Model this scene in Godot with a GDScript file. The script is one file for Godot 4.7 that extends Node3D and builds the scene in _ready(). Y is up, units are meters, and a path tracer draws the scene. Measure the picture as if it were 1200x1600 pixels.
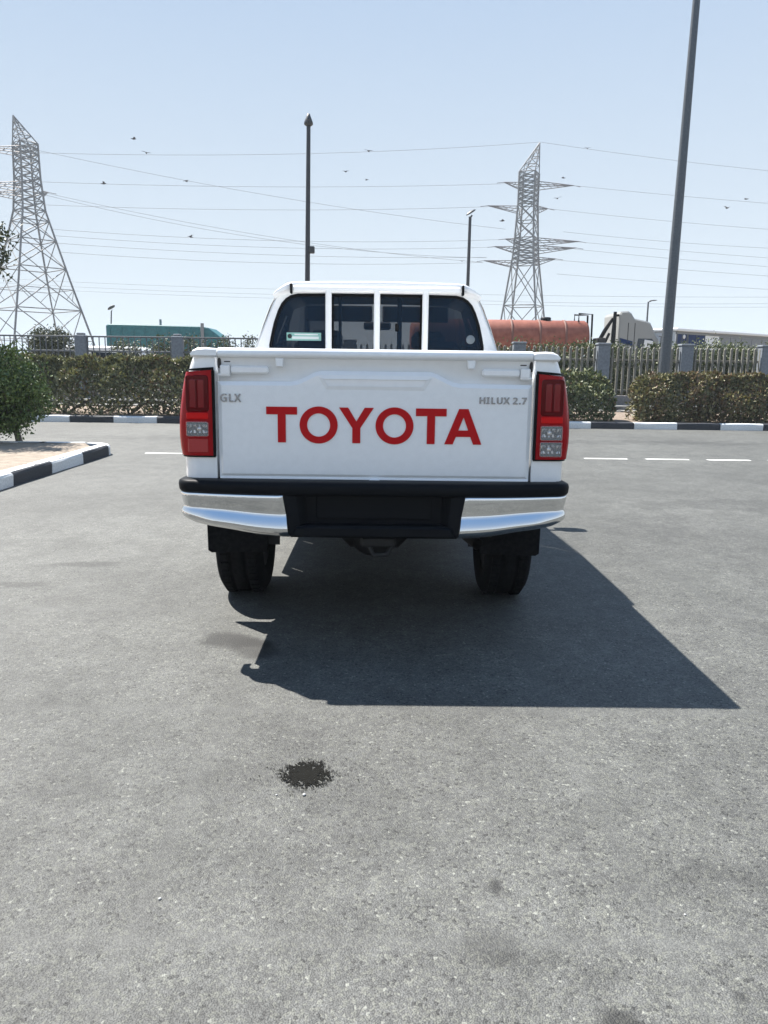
extends Node3D

var M := {}
var names := {}
var rng := RandomNumberGenerator.new()

# ------------------------------------------------------------------ helpers
func V(x: float, y: float, z: float) -> Vector3:
	return Vector3(x, y, z)

func lin(r: float, g: float, b: float) -> Color:
	return Color(r, g, b).linear_to_srgb()

func numbered(called: String) -> String:
	var n: int = names.get(called, 0)
	names[called] = n + 1
	return called if n == 0 else "%s_%03d" % [called, n]

func tag(o: Node, label := "", category := "", group := "", kind := "") -> Node:
	if label: o.set_meta("label", label)
	if category: o.set_meta("category", category)
	if group: o.set_meta("group", group)
	if kind: o.set_meta("kind", kind)
	return o

func thing(called: String, label: String, category: String, at := Vector3.ZERO, turn := 0.0, group := "") -> Node3D:
	var o := Node3D.new()
	o.name = numbered(called)
	add_child(o)
	o.position = at
	o.rotation.y = turn
	tag(o, label, category, group)
	return o

func mb() -> SurfaceTool:
	var st := SurfaceTool.new()
	st.begin(Mesh.PRIMITIVE_TRIANGLES)
	st.set_smooth_group(-1)
	return st

func put(st: SurfaceTool, called: String, m: Material, parent: Node = self, tangents := false) -> MeshInstance3D:
	st.generate_normals()
	if tangents: st.generate_tangents()
	return put_mesh(st.commit(), called, m, parent)

func put_mesh(mesh: Mesh, called: String, m: Material, parent: Node = self) -> MeshInstance3D:
	var o := MeshInstance3D.new()
	o.mesh = mesh
	o.material_override = m
	o.name = numbered(called) if parent == self else called
	parent.add_child(o, true)
	return o

# one flat convex polygon whose front looks along ref
func face(st: SurfaceTool, p: Array, ref: Vector3) -> void:
	var n: Vector3 = Vector3.ZERO
	for i in range(1, p.size() - 1):
		n += (p[i] - p[0]).cross(p[i + 1] - p[0])
	var flip := n.dot(ref) > 0.0
	for i in range(1, p.size() - 1):
		st.add_vertex(p[0])
		st.add_vertex(p[i + 1] if flip else p[i])
		st.add_vertex(p[i] if flip else p[i + 1])

# box with chamfered edges
func box(st: SurfaceTool, c: Vector3, size: Vector3, ch := 0.004, b := Basis.IDENTITY) -> void:
	var h := size * 0.5
	ch = minf(ch, minf(h.x, minf(h.y, h.z)) * 0.9)
	st.set_smooth_group(-1)
	var ax := [Vector3.RIGHT, Vector3.UP, Vector3.BACK]
	var hs := [h.x, h.y, h.z]
	for a in 3:
		var u: int = (a + 1) % 3
		var w: int = (a + 2) % 3
		for s in [-1.0, 1.0]:
			var q := []
			for k in [[-1, -1], [1, -1], [1, 1], [-1, 1]]:
				q.append(c + b * (ax[a] * s * hs[a] + ax[u] * k[0] * (hs[u] - ch) + ax[w] * k[1] * (hs[w] - ch)))
			face(st, q, b * (ax[a] * s))
	if ch <= 0.0: return
	for a in 3:
		var u: int = (a + 1) % 3
		var w: int = (a + 2) % 3
		for s in [-1.0, 1.0]:
			for t in [-1.0, 1.0]:
				var q := []
				for k in [[-1, 0], [1, 0], [1, 1], [-1, 1]]:
					var du: float = hs[u] - (ch if k[1] else 0.0)
					var dw: float = hs[w] - (0.0 if k[1] else ch)
					q.append(c + b * (ax[a] * k[0] * (hs[a] - ch) + ax[u] * s * du + ax[w] * t * dw))
				face(st, q, b * (ax[u] * s + ax[w] * t))
	for x in [-1.0, 1.0]:
		for y in [-1.0, 1.0]:
			for z in [-1.0, 1.0]:
				face(st, [c + b * V(x * h.x, y * (h.y - ch), z * (h.z - ch)), c + b * V(x * (h.x - ch), y * h.y, z * (h.z - ch)), c + b * V(x * (h.x - ch), y * (h.y - ch), z * h.z)], b * V(x, y, z))

# grid of rows of points, smooth; out = a point that lies behind the surface decides nothing, flip turns it over
func grid(st: SurfaceTool, rows: Array, flip := false, closed := false, smooth := 1, uv := Vector2.ZERO) -> void:
	st.set_smooth_group(smooth)
	for i in rows.size() - 1:
		var a: Array = rows[i]
		var b: Array = rows[i + 1]
		var n: int = a.size()
		for j in (n if closed else n - 1):
			var k: int = (j + 1) % n
			var q := [a[j], a[k], b[k], b[j]]
			if flip: q.reverse()
			for v in [q[0], q[1], q[2], q[0], q[2], q[3]]:
				st.add_vertex(v)
	st.set_smooth_group(-1)

func frame_of(d: Vector3) -> Basis:
	var up := Vector3.UP if absf(d.y) < 0.95 else Vector3.RIGHT
	var x := up.cross(d).normalized()
	return Basis(x, d.cross(x).normalized(), d)

# tube through points with a radius at each
func tube(st: SurfaceTool, pts: Array, radii: Array, sides := 8, caps := true) -> void:
	var rows := []
	for i in pts.size():
		var d: Vector3 = (pts[mini(i + 1, pts.size() - 1)] - pts[maxi(i - 1, 0)]).normalized()
		var b := frame_of(d)
		var r: float = radii[mini(i, radii.size() - 1)]
		var row := []
		for k in sides:
			var a := TAU * k / sides
			row.append(pts[i] + b.x * cos(a) * r + b.y * sin(a) * r)
		rows.append(row)
	grid(st, rows, false, true)
	if caps:
		face(st, rows[0], pts[0] - pts[1])
		face(st, rows[-1], pts[-1] - pts[-2])

func bar(st: SurfaceTool, a: Vector3, b: Vector3, w: float) -> void:
	tube(st, [a, b], [w * 0.5], 4, false)

# lathe of [radius, along] profile round an axis
func lathe(st: SurfaceTool, c: Vector3, axis: Vector3, prof: Array, sides := 32, smooth := 1) -> void:
	var b := frame_of(axis)
	var rows := []
	for p in prof:
		var row := []
		for k in sides:
			var a := TAU * k / sides
			row.append(c + axis * p[1] + (b.x * cos(a) + b.y * sin(a)) * p[0])
		rows.append(row)
	grid(st, rows, false, true, smooth)

func area2(p: Array) -> float:
	var s := 0.0
	for i in p.size():
		s += p[i].cross(p[(i + 1) % p.size()])
	return s * 0.5

func inset(p: Array, d: float) -> Array:
	var out := []
	var n := p.size()
	var sg := signf(area2(p))
	for i in n:
		var e0: Vector2 = (p[i] - p[(i + n - 1) % n]).normalized()
		var e1: Vector2 = (p[(i + 1) % n] - p[i]).normalized()
		var n0 := Vector2(-e0.y, e0.x) * sg
		var n1 := Vector2(-e1.y, e1.x) * sg
		var m := (n0 + n1)
		m = m / maxf(0.25, m.dot(n0)) if m.length() > 0.001 else n0
		out.append(p[i] + m * d)
	return out

# polygon in x,y pushed from z0 to z1 with a bevelled front edge; holes through a second outline of the same count
func plate(st: SurfaceTool, p: Array, z0: float, z1: float, bev := 0.002, hole: Array = [], xf := Transform3D.IDENTITY, bevz := -1.0) -> void:
	if bevz < 0.0: bevz = bev
	var s := signf(z1 - z0)
	var fr := xf.basis * V(0, 0, s)
	var q := inset(p, bev) if bev > 0.0 else p
	var at := func(v: Vector2, z: float) -> Vector3: return xf * V(v.x, v.y, z)
	var n := p.size()
	var sg := signf(area2(p))
	st.set_smooth_group(-1)
	for i in n:
		var j := (i + 1) % n
		var e: Vector2 = p[j] - p[i]
		var o2 := Vector2(e.y, -e.x) * sg
		var o := xf.basis * V(o2.x, o2.y, 0)
		face(st, [at.call(p[i], z0), at.call(p[j], z0), at.call(p[j], z1 - s * bevz), at.call(p[i], z1 - s * bevz)], o)
		if bev > 0.0:
			face(st, [at.call(p[i], z1 - s * bevz), at.call(p[j], z1 - s * bevz), at.call(q[j], z1), at.call(q[i], z1)], o.normalized() + fr * 0.5)
	if hole.is_empty():
		var t := Geometry2D.triangulate_polygon(PackedVector2Array(q))
		for i in range(0, t.size(), 3):
			face(st, [at.call(q[t[i]], z1), at.call(q[t[i + 1]], z1), at.call(q[t[i + 2]], z1)], fr)
			face(st, [at.call(p[t[i]], z0), at.call(p[t[i + 1]], z0), at.call(p[t[i + 2]], z0)], -fr)
	else:
		for i in n:
			var j := (i + 1) % n
			face(st, [at.call(q[i], z1), at.call(q[j], z1), at.call(hole[j], z1), at.call(hole[i], z1)], fr)
			face(st, [at.call(p[i], z0), at.call(p[j], z0), at.call(hole[j], z0), at.call(hole[i], z0)], -fr)
			var e: Vector2 = hole[j] - hole[i]
			var o2 := Vector2(-e.y, e.x) * sg
			face(st, [at.call(hole[i], z0), at.call(hole[j], z0), at.call(hole[j], z1), at.call(hole[i], z1)], xf.basis * V(o2.x, o2.y, 0))

func round_rect(x0: float, y0: float, x1: float, y1: float, r: float, n := 4) -> Array:
	var out := []
	for c in [[x1 - r, y1 - r, 0.0], [x0 + r, y1 - r, 0.25], [x0 + r, y0 + r, 0.5], [x1 - r, y0 + r, 0.75]]:
		for k in n + 1:
			var a: float = TAU * (c[2] + 0.25 * k / n)
			out.append(Vector2(c[0] + cos(a) * r, c[1] + sin(a) * r))
	return out

# value of a table [[key, value], ...] at x, keys falling or rising
func lookup(t: Array, x: float) -> float:
	for i in t.size() - 1:
		var a: Array = t[i]
		var b: Array = t[i + 1]
		if (x >= a[0] and x <= b[0]) or (x <= a[0] and x >= b[0]):
			var f: float = (x - a[0]) / (b[0] - a[0])
			return lerpf(a[1], b[1], f)
	return t[0][1] if absf(x - t[0][0]) < absf(x - t[-1][0]) else t[-1][1]

func lookup_smooth(t: Array, x: float) -> float:
	return (lookup(t, x - 0.03) + lookup(t, x) * 2.0 + lookup(t, x + 0.03)) * 0.25

# ------------------------------------------------------------------ textures and materials
func mat(color: Color, rough := 0.6, metal := 0.0) -> StandardMaterial3D:
	var m := StandardMaterial3D.new()
	m.albedo_color = color
	m.roughness = rough
	m.metallic = metal
	return m

func noise(seed_: int, freq: float, type := FastNoiseLite.TYPE_SIMPLEX_SMOOTH, oct := 3) -> FastNoiseLite:
	var n := FastNoiseLite.new()
	n.seed = seed_
	n.frequency = freq
	n.noise_type = type
	n.fractal_octaves = oct
	if oct <= 1: n.fractal_type = FastNoiseLite.FRACTAL_NONE
	return n

func grey(n: FastNoiseLite, size: int) -> PackedByteArray:
	var im := n.get_seamless_image(size, size)
	im.convert(Image.FORMAT_L8)
	return im.get_data()

func tex(data: PackedByteArray, size: int, format := Image.FORMAT_RGB8) -> ImageTexture:
	return ImageTexture.create_from_image(Image.create_from_data(size, size, false, format, data))

# asphalt: stones of several greys in a darker binder, with the height of the stones beside it
func asphalt_textures() -> Array:
	var S := 1024
	var cells := noise(3, 0.16, FastNoiseLite.TYPE_CELLULAR, 1)
	cells.cellular_return_type = FastNoiseLite.RETURN_CELL_VALUE
	var gaps := noise(3, 0.16, FastNoiseLite.TYPE_CELLULAR, 1)
	gaps.cellular_return_type = FastNoiseLite.RETURN_DISTANCE2_SUB
	cells.cellular_jitter = 1.1
	gaps.cellular_jitter = 1.1
	var a := grey(cells, S)
	var b := grey(gaps, S)
	var c := grey(noise(9, 0.22, FastNoiseLite.TYPE_SIMPLEX, 2), S)
	var d := grey(noise(12, 0.012, FastNoiseLite.TYPE_SIMPLEX, 3), S)
	var col := PackedByteArray()
	var hei := PackedByteArray()
	col.resize(S * S * 3)
	hei.resize(S * S)
	var r := RandomNumberGenerator.new()
	r.seed = 77
	for i in S * S:
		var stone := float(a[i]) / 255.0
		var gap := clampf(float(b[i]) / 90.0, 0.0, 1.0)
		var v := 150.0 + (stone - 0.5) * 50.0 + (float(c[i]) - 127.0) * 0.34 + (float(d[i]) - 127.0) * 0.10 + r.randf_range(-16.0, 16.0)
		v *= 0.88 + 0.12 * gap
		if stone > 0.985: v += 38.0
		elif stone < 0.03: v -= 30.0
		v = clampf(v, 20.0, 250.0)
		col[i * 3] = int(v)
		col[i * 3 + 1] = int(clampf(v * 1.004, 0, 255))
		col[i * 3 + 2] = int(v * (0.985 if stone < 0.7 else 0.955))
		hei[i] = int(clampf(90.0 + gap * 60.0 + (float(c[i]) - 127.0) * 0.5 + stone * 40.0, 0.0, 255.0))
	return [tex(col, S), tex(hei, S, Image.FORMAT_L8)]

# dusty and worn patches of the asphalt, drip stains where the photograph shows them; 24 m square round (0, -6)
func wear_texture() -> ImageTexture:
	var S := 1024
	var a := grey(noise(21, 0.006, FastNoiseLite.TYPE_SIMPLEX_SMOOTH, 5), S)
	var b := grey(noise(25, 0.05, FastNoiseLite.TYPE_SIMPLEX, 4), S)
	var col := PackedByteArray()
	col.resize(S * S * 3)
	for i in S * S:
		var v := 226.0 + (float(a[i]) - 127.0) * 0.20 + (float(b[i]) - 127.0) * 0.16
		v = clampf(v, 0, 255)
		col[i * 3] = int(v)
		col[i * 3 + 1] = int(v)
		col[i * 3 + 2] = int(v * 0.985)
	# [x, z, half-width, half-depth, strength]
	var spots := [[-0.72, -0.07, 0.13, 0.09, 0.5], [-0.61, 0.02, 0.09, 0.10, 0.42], [-1.95, -1.55, 0.16, 0.06, 0.24], [-2.14, -1.05, 0.12, 0.04, 0.2],
		[0.304, 1.724, 0.022, 0.016, 0.5], [0.30, 1.766, 0.016, 0.01, 0.28], [0.497, 2.151, 0.032, 0.022, 0.42], [0.264, 1.947, 0.05, 0.04, 0.14], [0.40, 1.99, 0.10, 0.025, 0.13], [0.5, 2.03, 0.08, 0.02, 0.12], [0.97, 1.67, 0.12, 0.05, 0.14], [0.765, 2.092, 0.008, 0.008, 0.6],
		[-0.9, 1.3, 0.35, 0.06, 0.08], [-1.9, 0.6, 0.5, 0.1, 0.08], [2.3, -0.4, 0.6, 0.1, 0.07], [-2.7, -2.1, 0.5, 0.2, 0.08], [3.6, -4.2, 0.9, 0.3, 0.07], [5.5, -11.2, 4.0, 0.35, 0.10], [-4.5, -11.0, 4.0, 0.3, 0.09]]
	for s in spots:
		var px: float = (s[0] / 24.0 + 0.5) * S
		var py: float = ((s[1] + 6.0) / 24.0 + 0.5) * S
		var rx: float = s[2] / 24.0 * S * 1.5
		var ry: float = s[3] / 24.0 * S * 1.5
		for y in range(int(py - ry) - 1, int(py + ry) + 2):
			for x in range(int(px - rx) - 1, int(px + rx) + 2):
				if x < 0 or y < 0 or x >= S or y >= S: continue
				var d := Vector2((x - px) / rx, (y - py) / ry).length()
				var i := y * S + x
				d += (float(b[i]) - 127.0) / 127.0 * 0.55
				var k: float = 1.0 - s[4] * clampf((1.0 - d) * 2.2, 0.0, 1.0)
				for ch in 3:
					col[i * 3 + ch] = int(col[i * 3 + ch] * k)
	return tex(col, S)

# tile of a colour mottled between two tones
func mottled(seed_: int, c0: Color, c1: Color, freq: float, grain: float, size := 512) -> ImageTexture:
	var a := grey(noise(seed_, freq, FastNoiseLite.TYPE_SIMPLEX, 4), size)
	var col := PackedByteArray()
	col.resize(size * size * 3)
	var r := RandomNumberGenerator.new()
	r.seed = seed_
	for i in size * size:
		var c := c0.lerp(c1, float(a[i]) / 255.0)
		var g := 1.0 + r.randf_range(-grain, grain)
		col[i * 3] = int(clampf(c.r * g * 255.0, 0, 255))
		col[i * 3 + 1] = int(clampf(c.g * g * 255.0, 0, 255))
		col[i * 3 + 2] = int(clampf(c.b * g * 255.0, 0, 255))
	return tex(col, size)

func tri_mat(t: Texture2D, scale: float, rough: float, tint := Color.WHITE, metal := 0.0) -> StandardMaterial3D:
	var m := mat(tint, rough, metal)
	m.albedo_texture = t
	m.uv1_triplanar = true
	m.uv1_world_triplanar = true
	m.uv1_scale = Vector3.ONE * scale
	return m

func glass(c: Color, alpha: float) -> StandardMaterial3D:
	var m := mat(Color(c.r, c.g, c.b, alpha), 0.02)
	m.transparency = BaseMaterial3D.TRANSPARENCY_ALPHA
	m.metallic_specular = 0.5
	return m

func make_materials() -> void:
	var at := asphalt_textures()
	var m := mat(lin(0.345, 0.350, 0.358), 0.7)
	m.albedo_texture = at[0]
	m.heightmap_enabled = true
	m.heightmap_texture = at[1]
	m.heightmap_scale = 0.3
	m.detail_enabled = true
	m.detail_albedo = wear_texture()
	m.detail_blend_mode = BaseMaterial3D.BLEND_MODE_MUL
	m.detail_uv_layer = BaseMaterial3D.DETAIL_UV_2
	M.asphalt = m
	M.sand = tri_mat(mottled(31, lin(0.19, 0.155, 0.12), lin(0.30, 0.25, 0.20), 0.02, 0.12), 0.4, 0.95)
	M.soil = tri_mat(mottled(32, lin(0.14, 0.105, 0.08), lin(0.27, 0.22, 0.175), 0.03, 0.16), 0.6, 0.95)
	M.paving = tri_mat(mottled(33, lin(0.15, 0.15, 0.145), lin(0.23, 0.225, 0.215), 0.03, 0.08), 0.5, 0.9)
	M.plinth = tri_mat(mottled(34, lin(0.24, 0.215, 0.20), lin(0.34, 0.31, 0.29), 0.03, 0.07), 0.7, 0.9)
	M.kerb_white = tri_mat(mottled(35, lin(0.55, 0.56, 0.56), lin(0.78, 0.79, 0.79), 0.035, 0.05), 1.6, 0.75)
	M.kerb_black = tri_mat(mottled(36, lin(0.018, 0.02, 0.026), lin(0.045, 0.047, 0.055), 0.04, 0.12), 1.6, 0.7)
	M.marking = tri_mat(mottled(37, lin(0.55, 0.55, 0.53), lin(0.82, 0.82, 0.80), 0.05, 0.06), 1.3, 0.7)
	M.paint = tri_mat(mottled(47, lin(0.835, 0.84, 0.84), lin(0.875, 0.88, 0.88), 0.03, 0.012), 1.1, 0.32)
	M.paint.clearcoat_enabled = true
	M.paint.clearcoat = 0.9
	M.paint.clearcoat_roughness = 0.03
	M.guard = mat(lin(0.82, 0.82, 0.81), 0.35)
	M.inner = M.paint
	M.chrome = mat(lin(0.74, 0.75, 0.76), 0.03, 1.0)
	M.plastic = mat(lin(0.006, 0.007, 0.009), 0.5)
	M.plastic.metallic_specular = 0.22
	M.gasket = mat(lin(0.004, 0.004, 0.005), 0.45)
	M.gasket.metallic_specular = 0.25
	M.rubber = tri_mat(mottled(38, lin(0.006, 0.006, 0.007), lin(0.014, 0.014, 0.014), 0.05, 0.1, 256), 2.0, 0.9)
	M.rubber.metallic_specular = 0.2
	M.rim = mat(lin(0.42, 0.43, 0.44), 0.35, 0.9)
	M.under = mat(lin(0.016, 0.016, 0.017), 0.75)
	M.steel = mat(lin(0.05, 0.047, 0.045), 0.6, 0.5)
	M.sticker_red = mat(lin(0.50, 0.016, 0.018), 0.5)
	M.sticker_red.metallic_specular = 0.15
	M.badge = mat(lin(0.30, 0.31, 0.33), 0.2, 1.0)
	M.lens_red = mat(lin(0.32, 0.004, 0.008), 0.12)
	M.lens_red.metallic_specular = 0.3
	M.lens_dark = mat(lin(0.10, 0.002, 0.004), 0.1)
	M.lens_dark.metallic_specular = 0.3
	M.lens_cell = mat(lin(0.19, 0.003, 0.007), 0.08)
	M.fog_lens = mat(lin(0.38, 0.030, 0.030), 0.2)
	M.lens_bright = mat(lin(0.62, 0.012, 0.012), 0.15)
	M.lens_bright.metallic_specular = 0.25
	M.reflector = mat(lin(0.62, 0.60, 0.58), 0.12, 1.0)
	M.lens_clear = glass(Color(0.9, 0.9, 0.9), 0.12)
	M.tint = glass(lin(0.002, 0.011, 0.026), 0.965)
	M.tint.metallic_specular = 0.25
	M.tint_light = glass(lin(0.002, 0.011, 0.026), 0.83)
	M.tint_light.metallic_specular = 0.25
	M.clear = glass(lin(0.05, 0.07, 0.08), 0.18)
	M.trim = mat(lin(0.035, 0.036, 0.04), 0.7)
	M.seat = tri_mat(mottled(39, lin(0.05, 0.05, 0.055), lin(0.11, 0.105, 0.10), 0.1, 0.1, 256), 3.0, 0.9)
	M.label_green = mat(lin(0.25, 0.48, 0.42), 0.5)
	M.label_grey = mat(lin(0.16, 0.19, 0.21), 0.5)
	M.label_white = mat(lin(0.72, 0.75, 0.73), 0.5)
	M.post_dark = mat(lin(0.035, 0.038, 0.045), 0.6, 0.2)
	M.galvanised = tri_mat(mottled(40, lin(0.07, 0.08, 0.092), lin(0.12, 0.135, 0.15), 0.05, 0.06, 256), 1.0, 0.5, Color.WHITE, 0.35)
	M.lamp_head = mat(lin(0.03, 0.032, 0.035), 0.5)
	M.tower = mat(lin(0.10, 0.095, 0.095), 0.6, 0.2)
	M.tower_dark = mat(lin(0.09, 0.07, 0.065), 0.6, 0.2)
	M.cable = mat(lin(0.26, 0.27, 0.28), 0.6)
	M.bird = mat(lin(0.05, 0.05, 0.055), 0.8)
	M.fence = tri_mat(mottled(41, lin(0.12, 0.116, 0.10), lin(0.23, 0.22, 0.185), 0.05, 0.06, 256), 1.2, 0.85)
	M.rail = mat(lin(0.10, 0.11, 0.12), 0.6)
	M.post = tri_mat(mottled(42, lin(0.13, 0.15, 0.175), lin(0.20, 0.22, 0.245), 0.04, 0.05, 256), 1.0, 0.85)
	M.bark = tri_mat(mottled(43, lin(0.10, 0.08, 0.065), lin(0.24, 0.20, 0.17), 0.08, 0.12, 256), 4.0, 0.9)
	M.leaf = mat(Color.WHITE, 0.55)
	M.leaf.vertex_color_use_as_albedo = true
	M.leaf.backlight_enabled = true
	M.leaf.backlight = Color(0.5, 0.5, 0.36)
	M.tank = tri_mat(mottled(44, lin(0.19, 0.046, 0.026), lin(0.34, 0.115, 0.070), 0.012, 0.05), 0.35, 0.7)
	M.tank_rib = mat(lin(0.17, 0.075, 0.055), 0.7)
	M.cab_grey = mat(lin(0.27, 0.275, 0.265), 0.5)
	M.navy = mat(lin(0.010, 0.025, 0.090), 0.4)
	M.navy.metallic_specular = 0.2
	M.dark_glass = mat(lin(0.012, 0.018, 0.028), 0.08)
	M.cabin_white = mat(lin(0.72, 0.73, 0.73), 0.5)
	M.cabin_grey = tri_mat(mottled(45, lin(0.18, 0.19, 0.195), lin(0.24, 0.25, 0.255), 0.04, 0.04, 256), 0.8, 0.7)
	M.teal = tri_mat(mottled(46, lin(0.006, 0.095, 0.115), lin(0.012, 0.15, 0.165), 0.03, 0.05, 256), 0.5, 0.5)
	M.oil = mat(lin(0.009, 0.009, 0.008), 0.6)
	M.oil.metallic_specular = 0.15
	M.pebble = mat(lin(0.42, 0.42, 0.41), 0.7)

# ------------------------------------------------------------------ setting
func sheet(st: SurfaceTool, x0: float, x1: float, z0: float, z1: float, y: float, nx := 1, nz := 1, tile := 1.0) -> void:
	st.set_smooth_group(1)
	for i in nx:
		for j in nz:
			var xa := lerpf(x0, x1, float(i) / nx)
			var xb := lerpf(x0, x1, float(i + 1) / nx)
			var za := lerpf(z0, z1, float(j) / nz)
			var zb := lerpf(z0, z1, float(j + 1) / nz)
			for p in [[xa, za], [xb, za], [xb, zb], [xa, za], [xb, zb], [xa, zb]]:
				st.set_uv(Vector2(p[0], p[1]) / tile)
				st.set_uv2(Vector2(p[0] / 24.0 + 0.5, (p[1] + 6.0) / 24.0 + 0.5))
				st.add_vertex(V(p[0], y, p[1]))

func build_ground() -> void:
	var st := mb()
	sheet(st, -2500, 2500, -2500, 2500, -0.03)
	tag(put(st, "ground", M.sand), "", "", "", "structure")
	st = mb()
	sheet(st, -84, 84, -14.75, 61, 0.0, 14, 8, 1.25)
	var road := put(st, "road", M.asphalt, self, true)
	tag(road, "", "", "", "structure")
	# broken line on the crossing lane
	var z := -8.3
	var xs := [-3.5]
	for k in 14: xs.append(3.13 + 0.935 * k)
	for k in 9: xs.append(-4.6 - 0.935 * (k + 3))
	for x in xs:
		var s2 := mb()
		var jag := [[0.0, -0.055], [0.22, -0.06], [0.45, -0.054], [0.66, -0.058]]
		var top := []
		var bot := []
		for j in jag:
			top.append(V(x + j[0], 0.004, z + j[1]))
			bot.append(V(x + j[0] * 0.98 + 0.01, 0.004, z - j[1] * (1.0 + 0.08 * rng.randf())))
		for i in 3: face(s2, [top[i], top[i + 1], bot[i + 1], bot[i]], Vector3.UP)
		put(s2, "lane_marking", M.marking, road)
	# verge behind the far kerb: sand bank, path, step
	st = mb()
	var rows := []
	for s in [[-14.93, 0.125], [-15.5, 0.14], [-16.3, 0.16], [-16.9, 0.22], [-17.3, 0.25]]:
		var row := []
		for i in 85:
			var x := -34.0 + i * 0.8
			row.append(V(x, s[1] + 0.02 * sin(x * 1.7 + s[0] * 3.0) + 0.015 * sin(x * 4.1), s[0]))
		rows.append(row)
	grid(st, rows, true)
	tag(put(st, "verge", M.soil), "", "", "", "structure")
	st = mb()
	box(st, V(0, 0.13, -17.65), V(68, 0.30, 0.7), 0.01)
	tag(put(st, "path", M.paving), "", "", "", "structure")
	st = mb()
	box(st, V(0, 0.17, -18.4), V(68, 0.44, 0.8), 0.02)
	tag(put(st, "pavement", M.paving), "", "", "", "structure")

func kerb_piece(parent: Node3D, a: Vector3, turn: float, length: float, m: Material, variant: int) -> void:
	var key := "kerb%d_%.2f" % [variant, length]
	if not M.has(key):
		var st := mb()
		var prof := [Vector2(0.0, -0.02), Vector2(0.0, 0.115), Vector2(-0.012, 0.14), Vector2(-0.035, 0.15), Vector2(-0.17, 0.15), Vector2(-0.17, -0.02)]
		var rows := []
		for e in [0.006, length * 0.33, length * 0.66, length - 0.006]:
			var row := []
			for p in prof:
				var j := 0.004 * sin(variant * 2.1 + e * 5.0 + p.y * 31.0)
				row.append(V(p.x + j, p.y + (j if p.y > 0.1 else 0.0), -e))
			rows.append(row)
		grid(st, rows, false, false, -1)
		face(st, rows[0], V(0, 0, 1))
		face(st, rows[3], V(0, 0, -1))
		st.generate_normals()
		M[key] = st.commit()
	var o := put_mesh(M[key], "kerb_block", m, parent)
	o.position = a
	o.rotation.y = turn

func build_kerbs() -> void:
	# far kerb: blocks run along x, face towards +z
	var k := Node3D.new()
	k.name = "far_kerb"
	add_child(k)
	tag(k, "", "", "", "structure")
	var x := 5.93 - 34.0
	var i := 0
	while x < 32.0:
		# rotated so that local -z runs along +x and local +x looks along +z
		kerb_piece(k, V(x, 0, -14.66), -PI / 2, 1.0, M.kerb_white if i % 2 == 0 else M.kerb_black, i % 4)
		x += 1.0
		i += 1
	# island on the other side of the lane: straight side, then a tight corner
	var isl := Node3D.new()
	isl.name = "island_kerb"
	add_child(isl)
	tag(isl, "", "", "", "structure")
	var zz := -7.98
	i = 0
	while zz < 12.0:
		kerb_piece(isl, V(-3.93, 0, zz + 1.02), 0.0, 1.02, M.kerb_black if i % 2 == 0 else M.kerb_white, (i + 1) % 4)
		zz += 1.02
		i += 1
	var kst := mb()
	box(kst, V(-4.026, 0.1505, 2.0), V(0.132, 0.006, 19.9), 0.002)
	box(kst, V(-10.2, 0.1505, -8.304), V(11.6, 0.006, 0.132), 0.002)
	put(kst, "kerb_top", M.kerb_white, isl)
	# rounded end
	var c := V(-4.35, 0, -7.98)
	for q in 3:
		var a0 := q * PI / 6.0
		var st := mb()
		var rows := []
		for e in 5:
			var a := a0 + 0.012 + (PI / 6.0 - 0.024) * e / 4.0
			var d := V(cos(a), 0, -sin(a))
			var row := []
			for p in [[0.42, -0.02], [0.42, 0.115], [0.405, 0.142], [0.385, 0.15], [0.25, 0.15], [0.25, -0.02]]:
				row.append(c + d * p[0] + V(0, p[1], 0))
			rows.append(row)
		grid(st, rows, false, false, -1)
		face(st, rows[0], V(0, 0, 1))
		face(st, rows[4], V(0, 0, -1))
		put(st, "kerb_block", M.kerb_white, isl)
	x = -4.35
	i = 0
	while x > -16.0:
		kerb_piece(isl, V(x, 0, -8.40), PI / 2, 1.02, M.kerb_black if i % 2 == 0 else M.kerb_white, i % 4)
		x -= 1.02
		i += 1
	var st2 := mb()
	var rows2 := []
	for a in 30:
		var z := -8.235 + a * 0.55
		var row := []
		for b in 26:
			var xx := -4.09 - b * 0.5
			if a == 0 and b == 0: xx = -4.36
			row.append(V(xx, 0.144 + 0.008 * sin(xx * 3.1 + z * 1.3) + 0.006 * sin(z * 4.3 - xx * 2.2), z))
		rows2.append(row)
	grid(st2, rows2)
	tag(put(st2, "island_ground", M.sand), "", "", "", "structure")

# ------------------------------------------------------------------ plants
func leaf_mesh(w: float, l: float) -> Mesh:
	var st := mb()
	st.set_smooth_group(1)
	var p := [V(0, 0, 0), V(-w * 0.5, l * 0.42, w * 0.22), V(0, l, 0.0), V(w * 0.5, l * 0.42, w * 0.22), V(0, l * 0.45, -w * 0.1)]
	for t in [[0, 1, 4], [1, 2, 4], [2, 3, 4], [3, 0, 4]]:
		for k in t: st.add_vertex(p[k])
	st.generate_normals()
	return st.commit()

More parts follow.
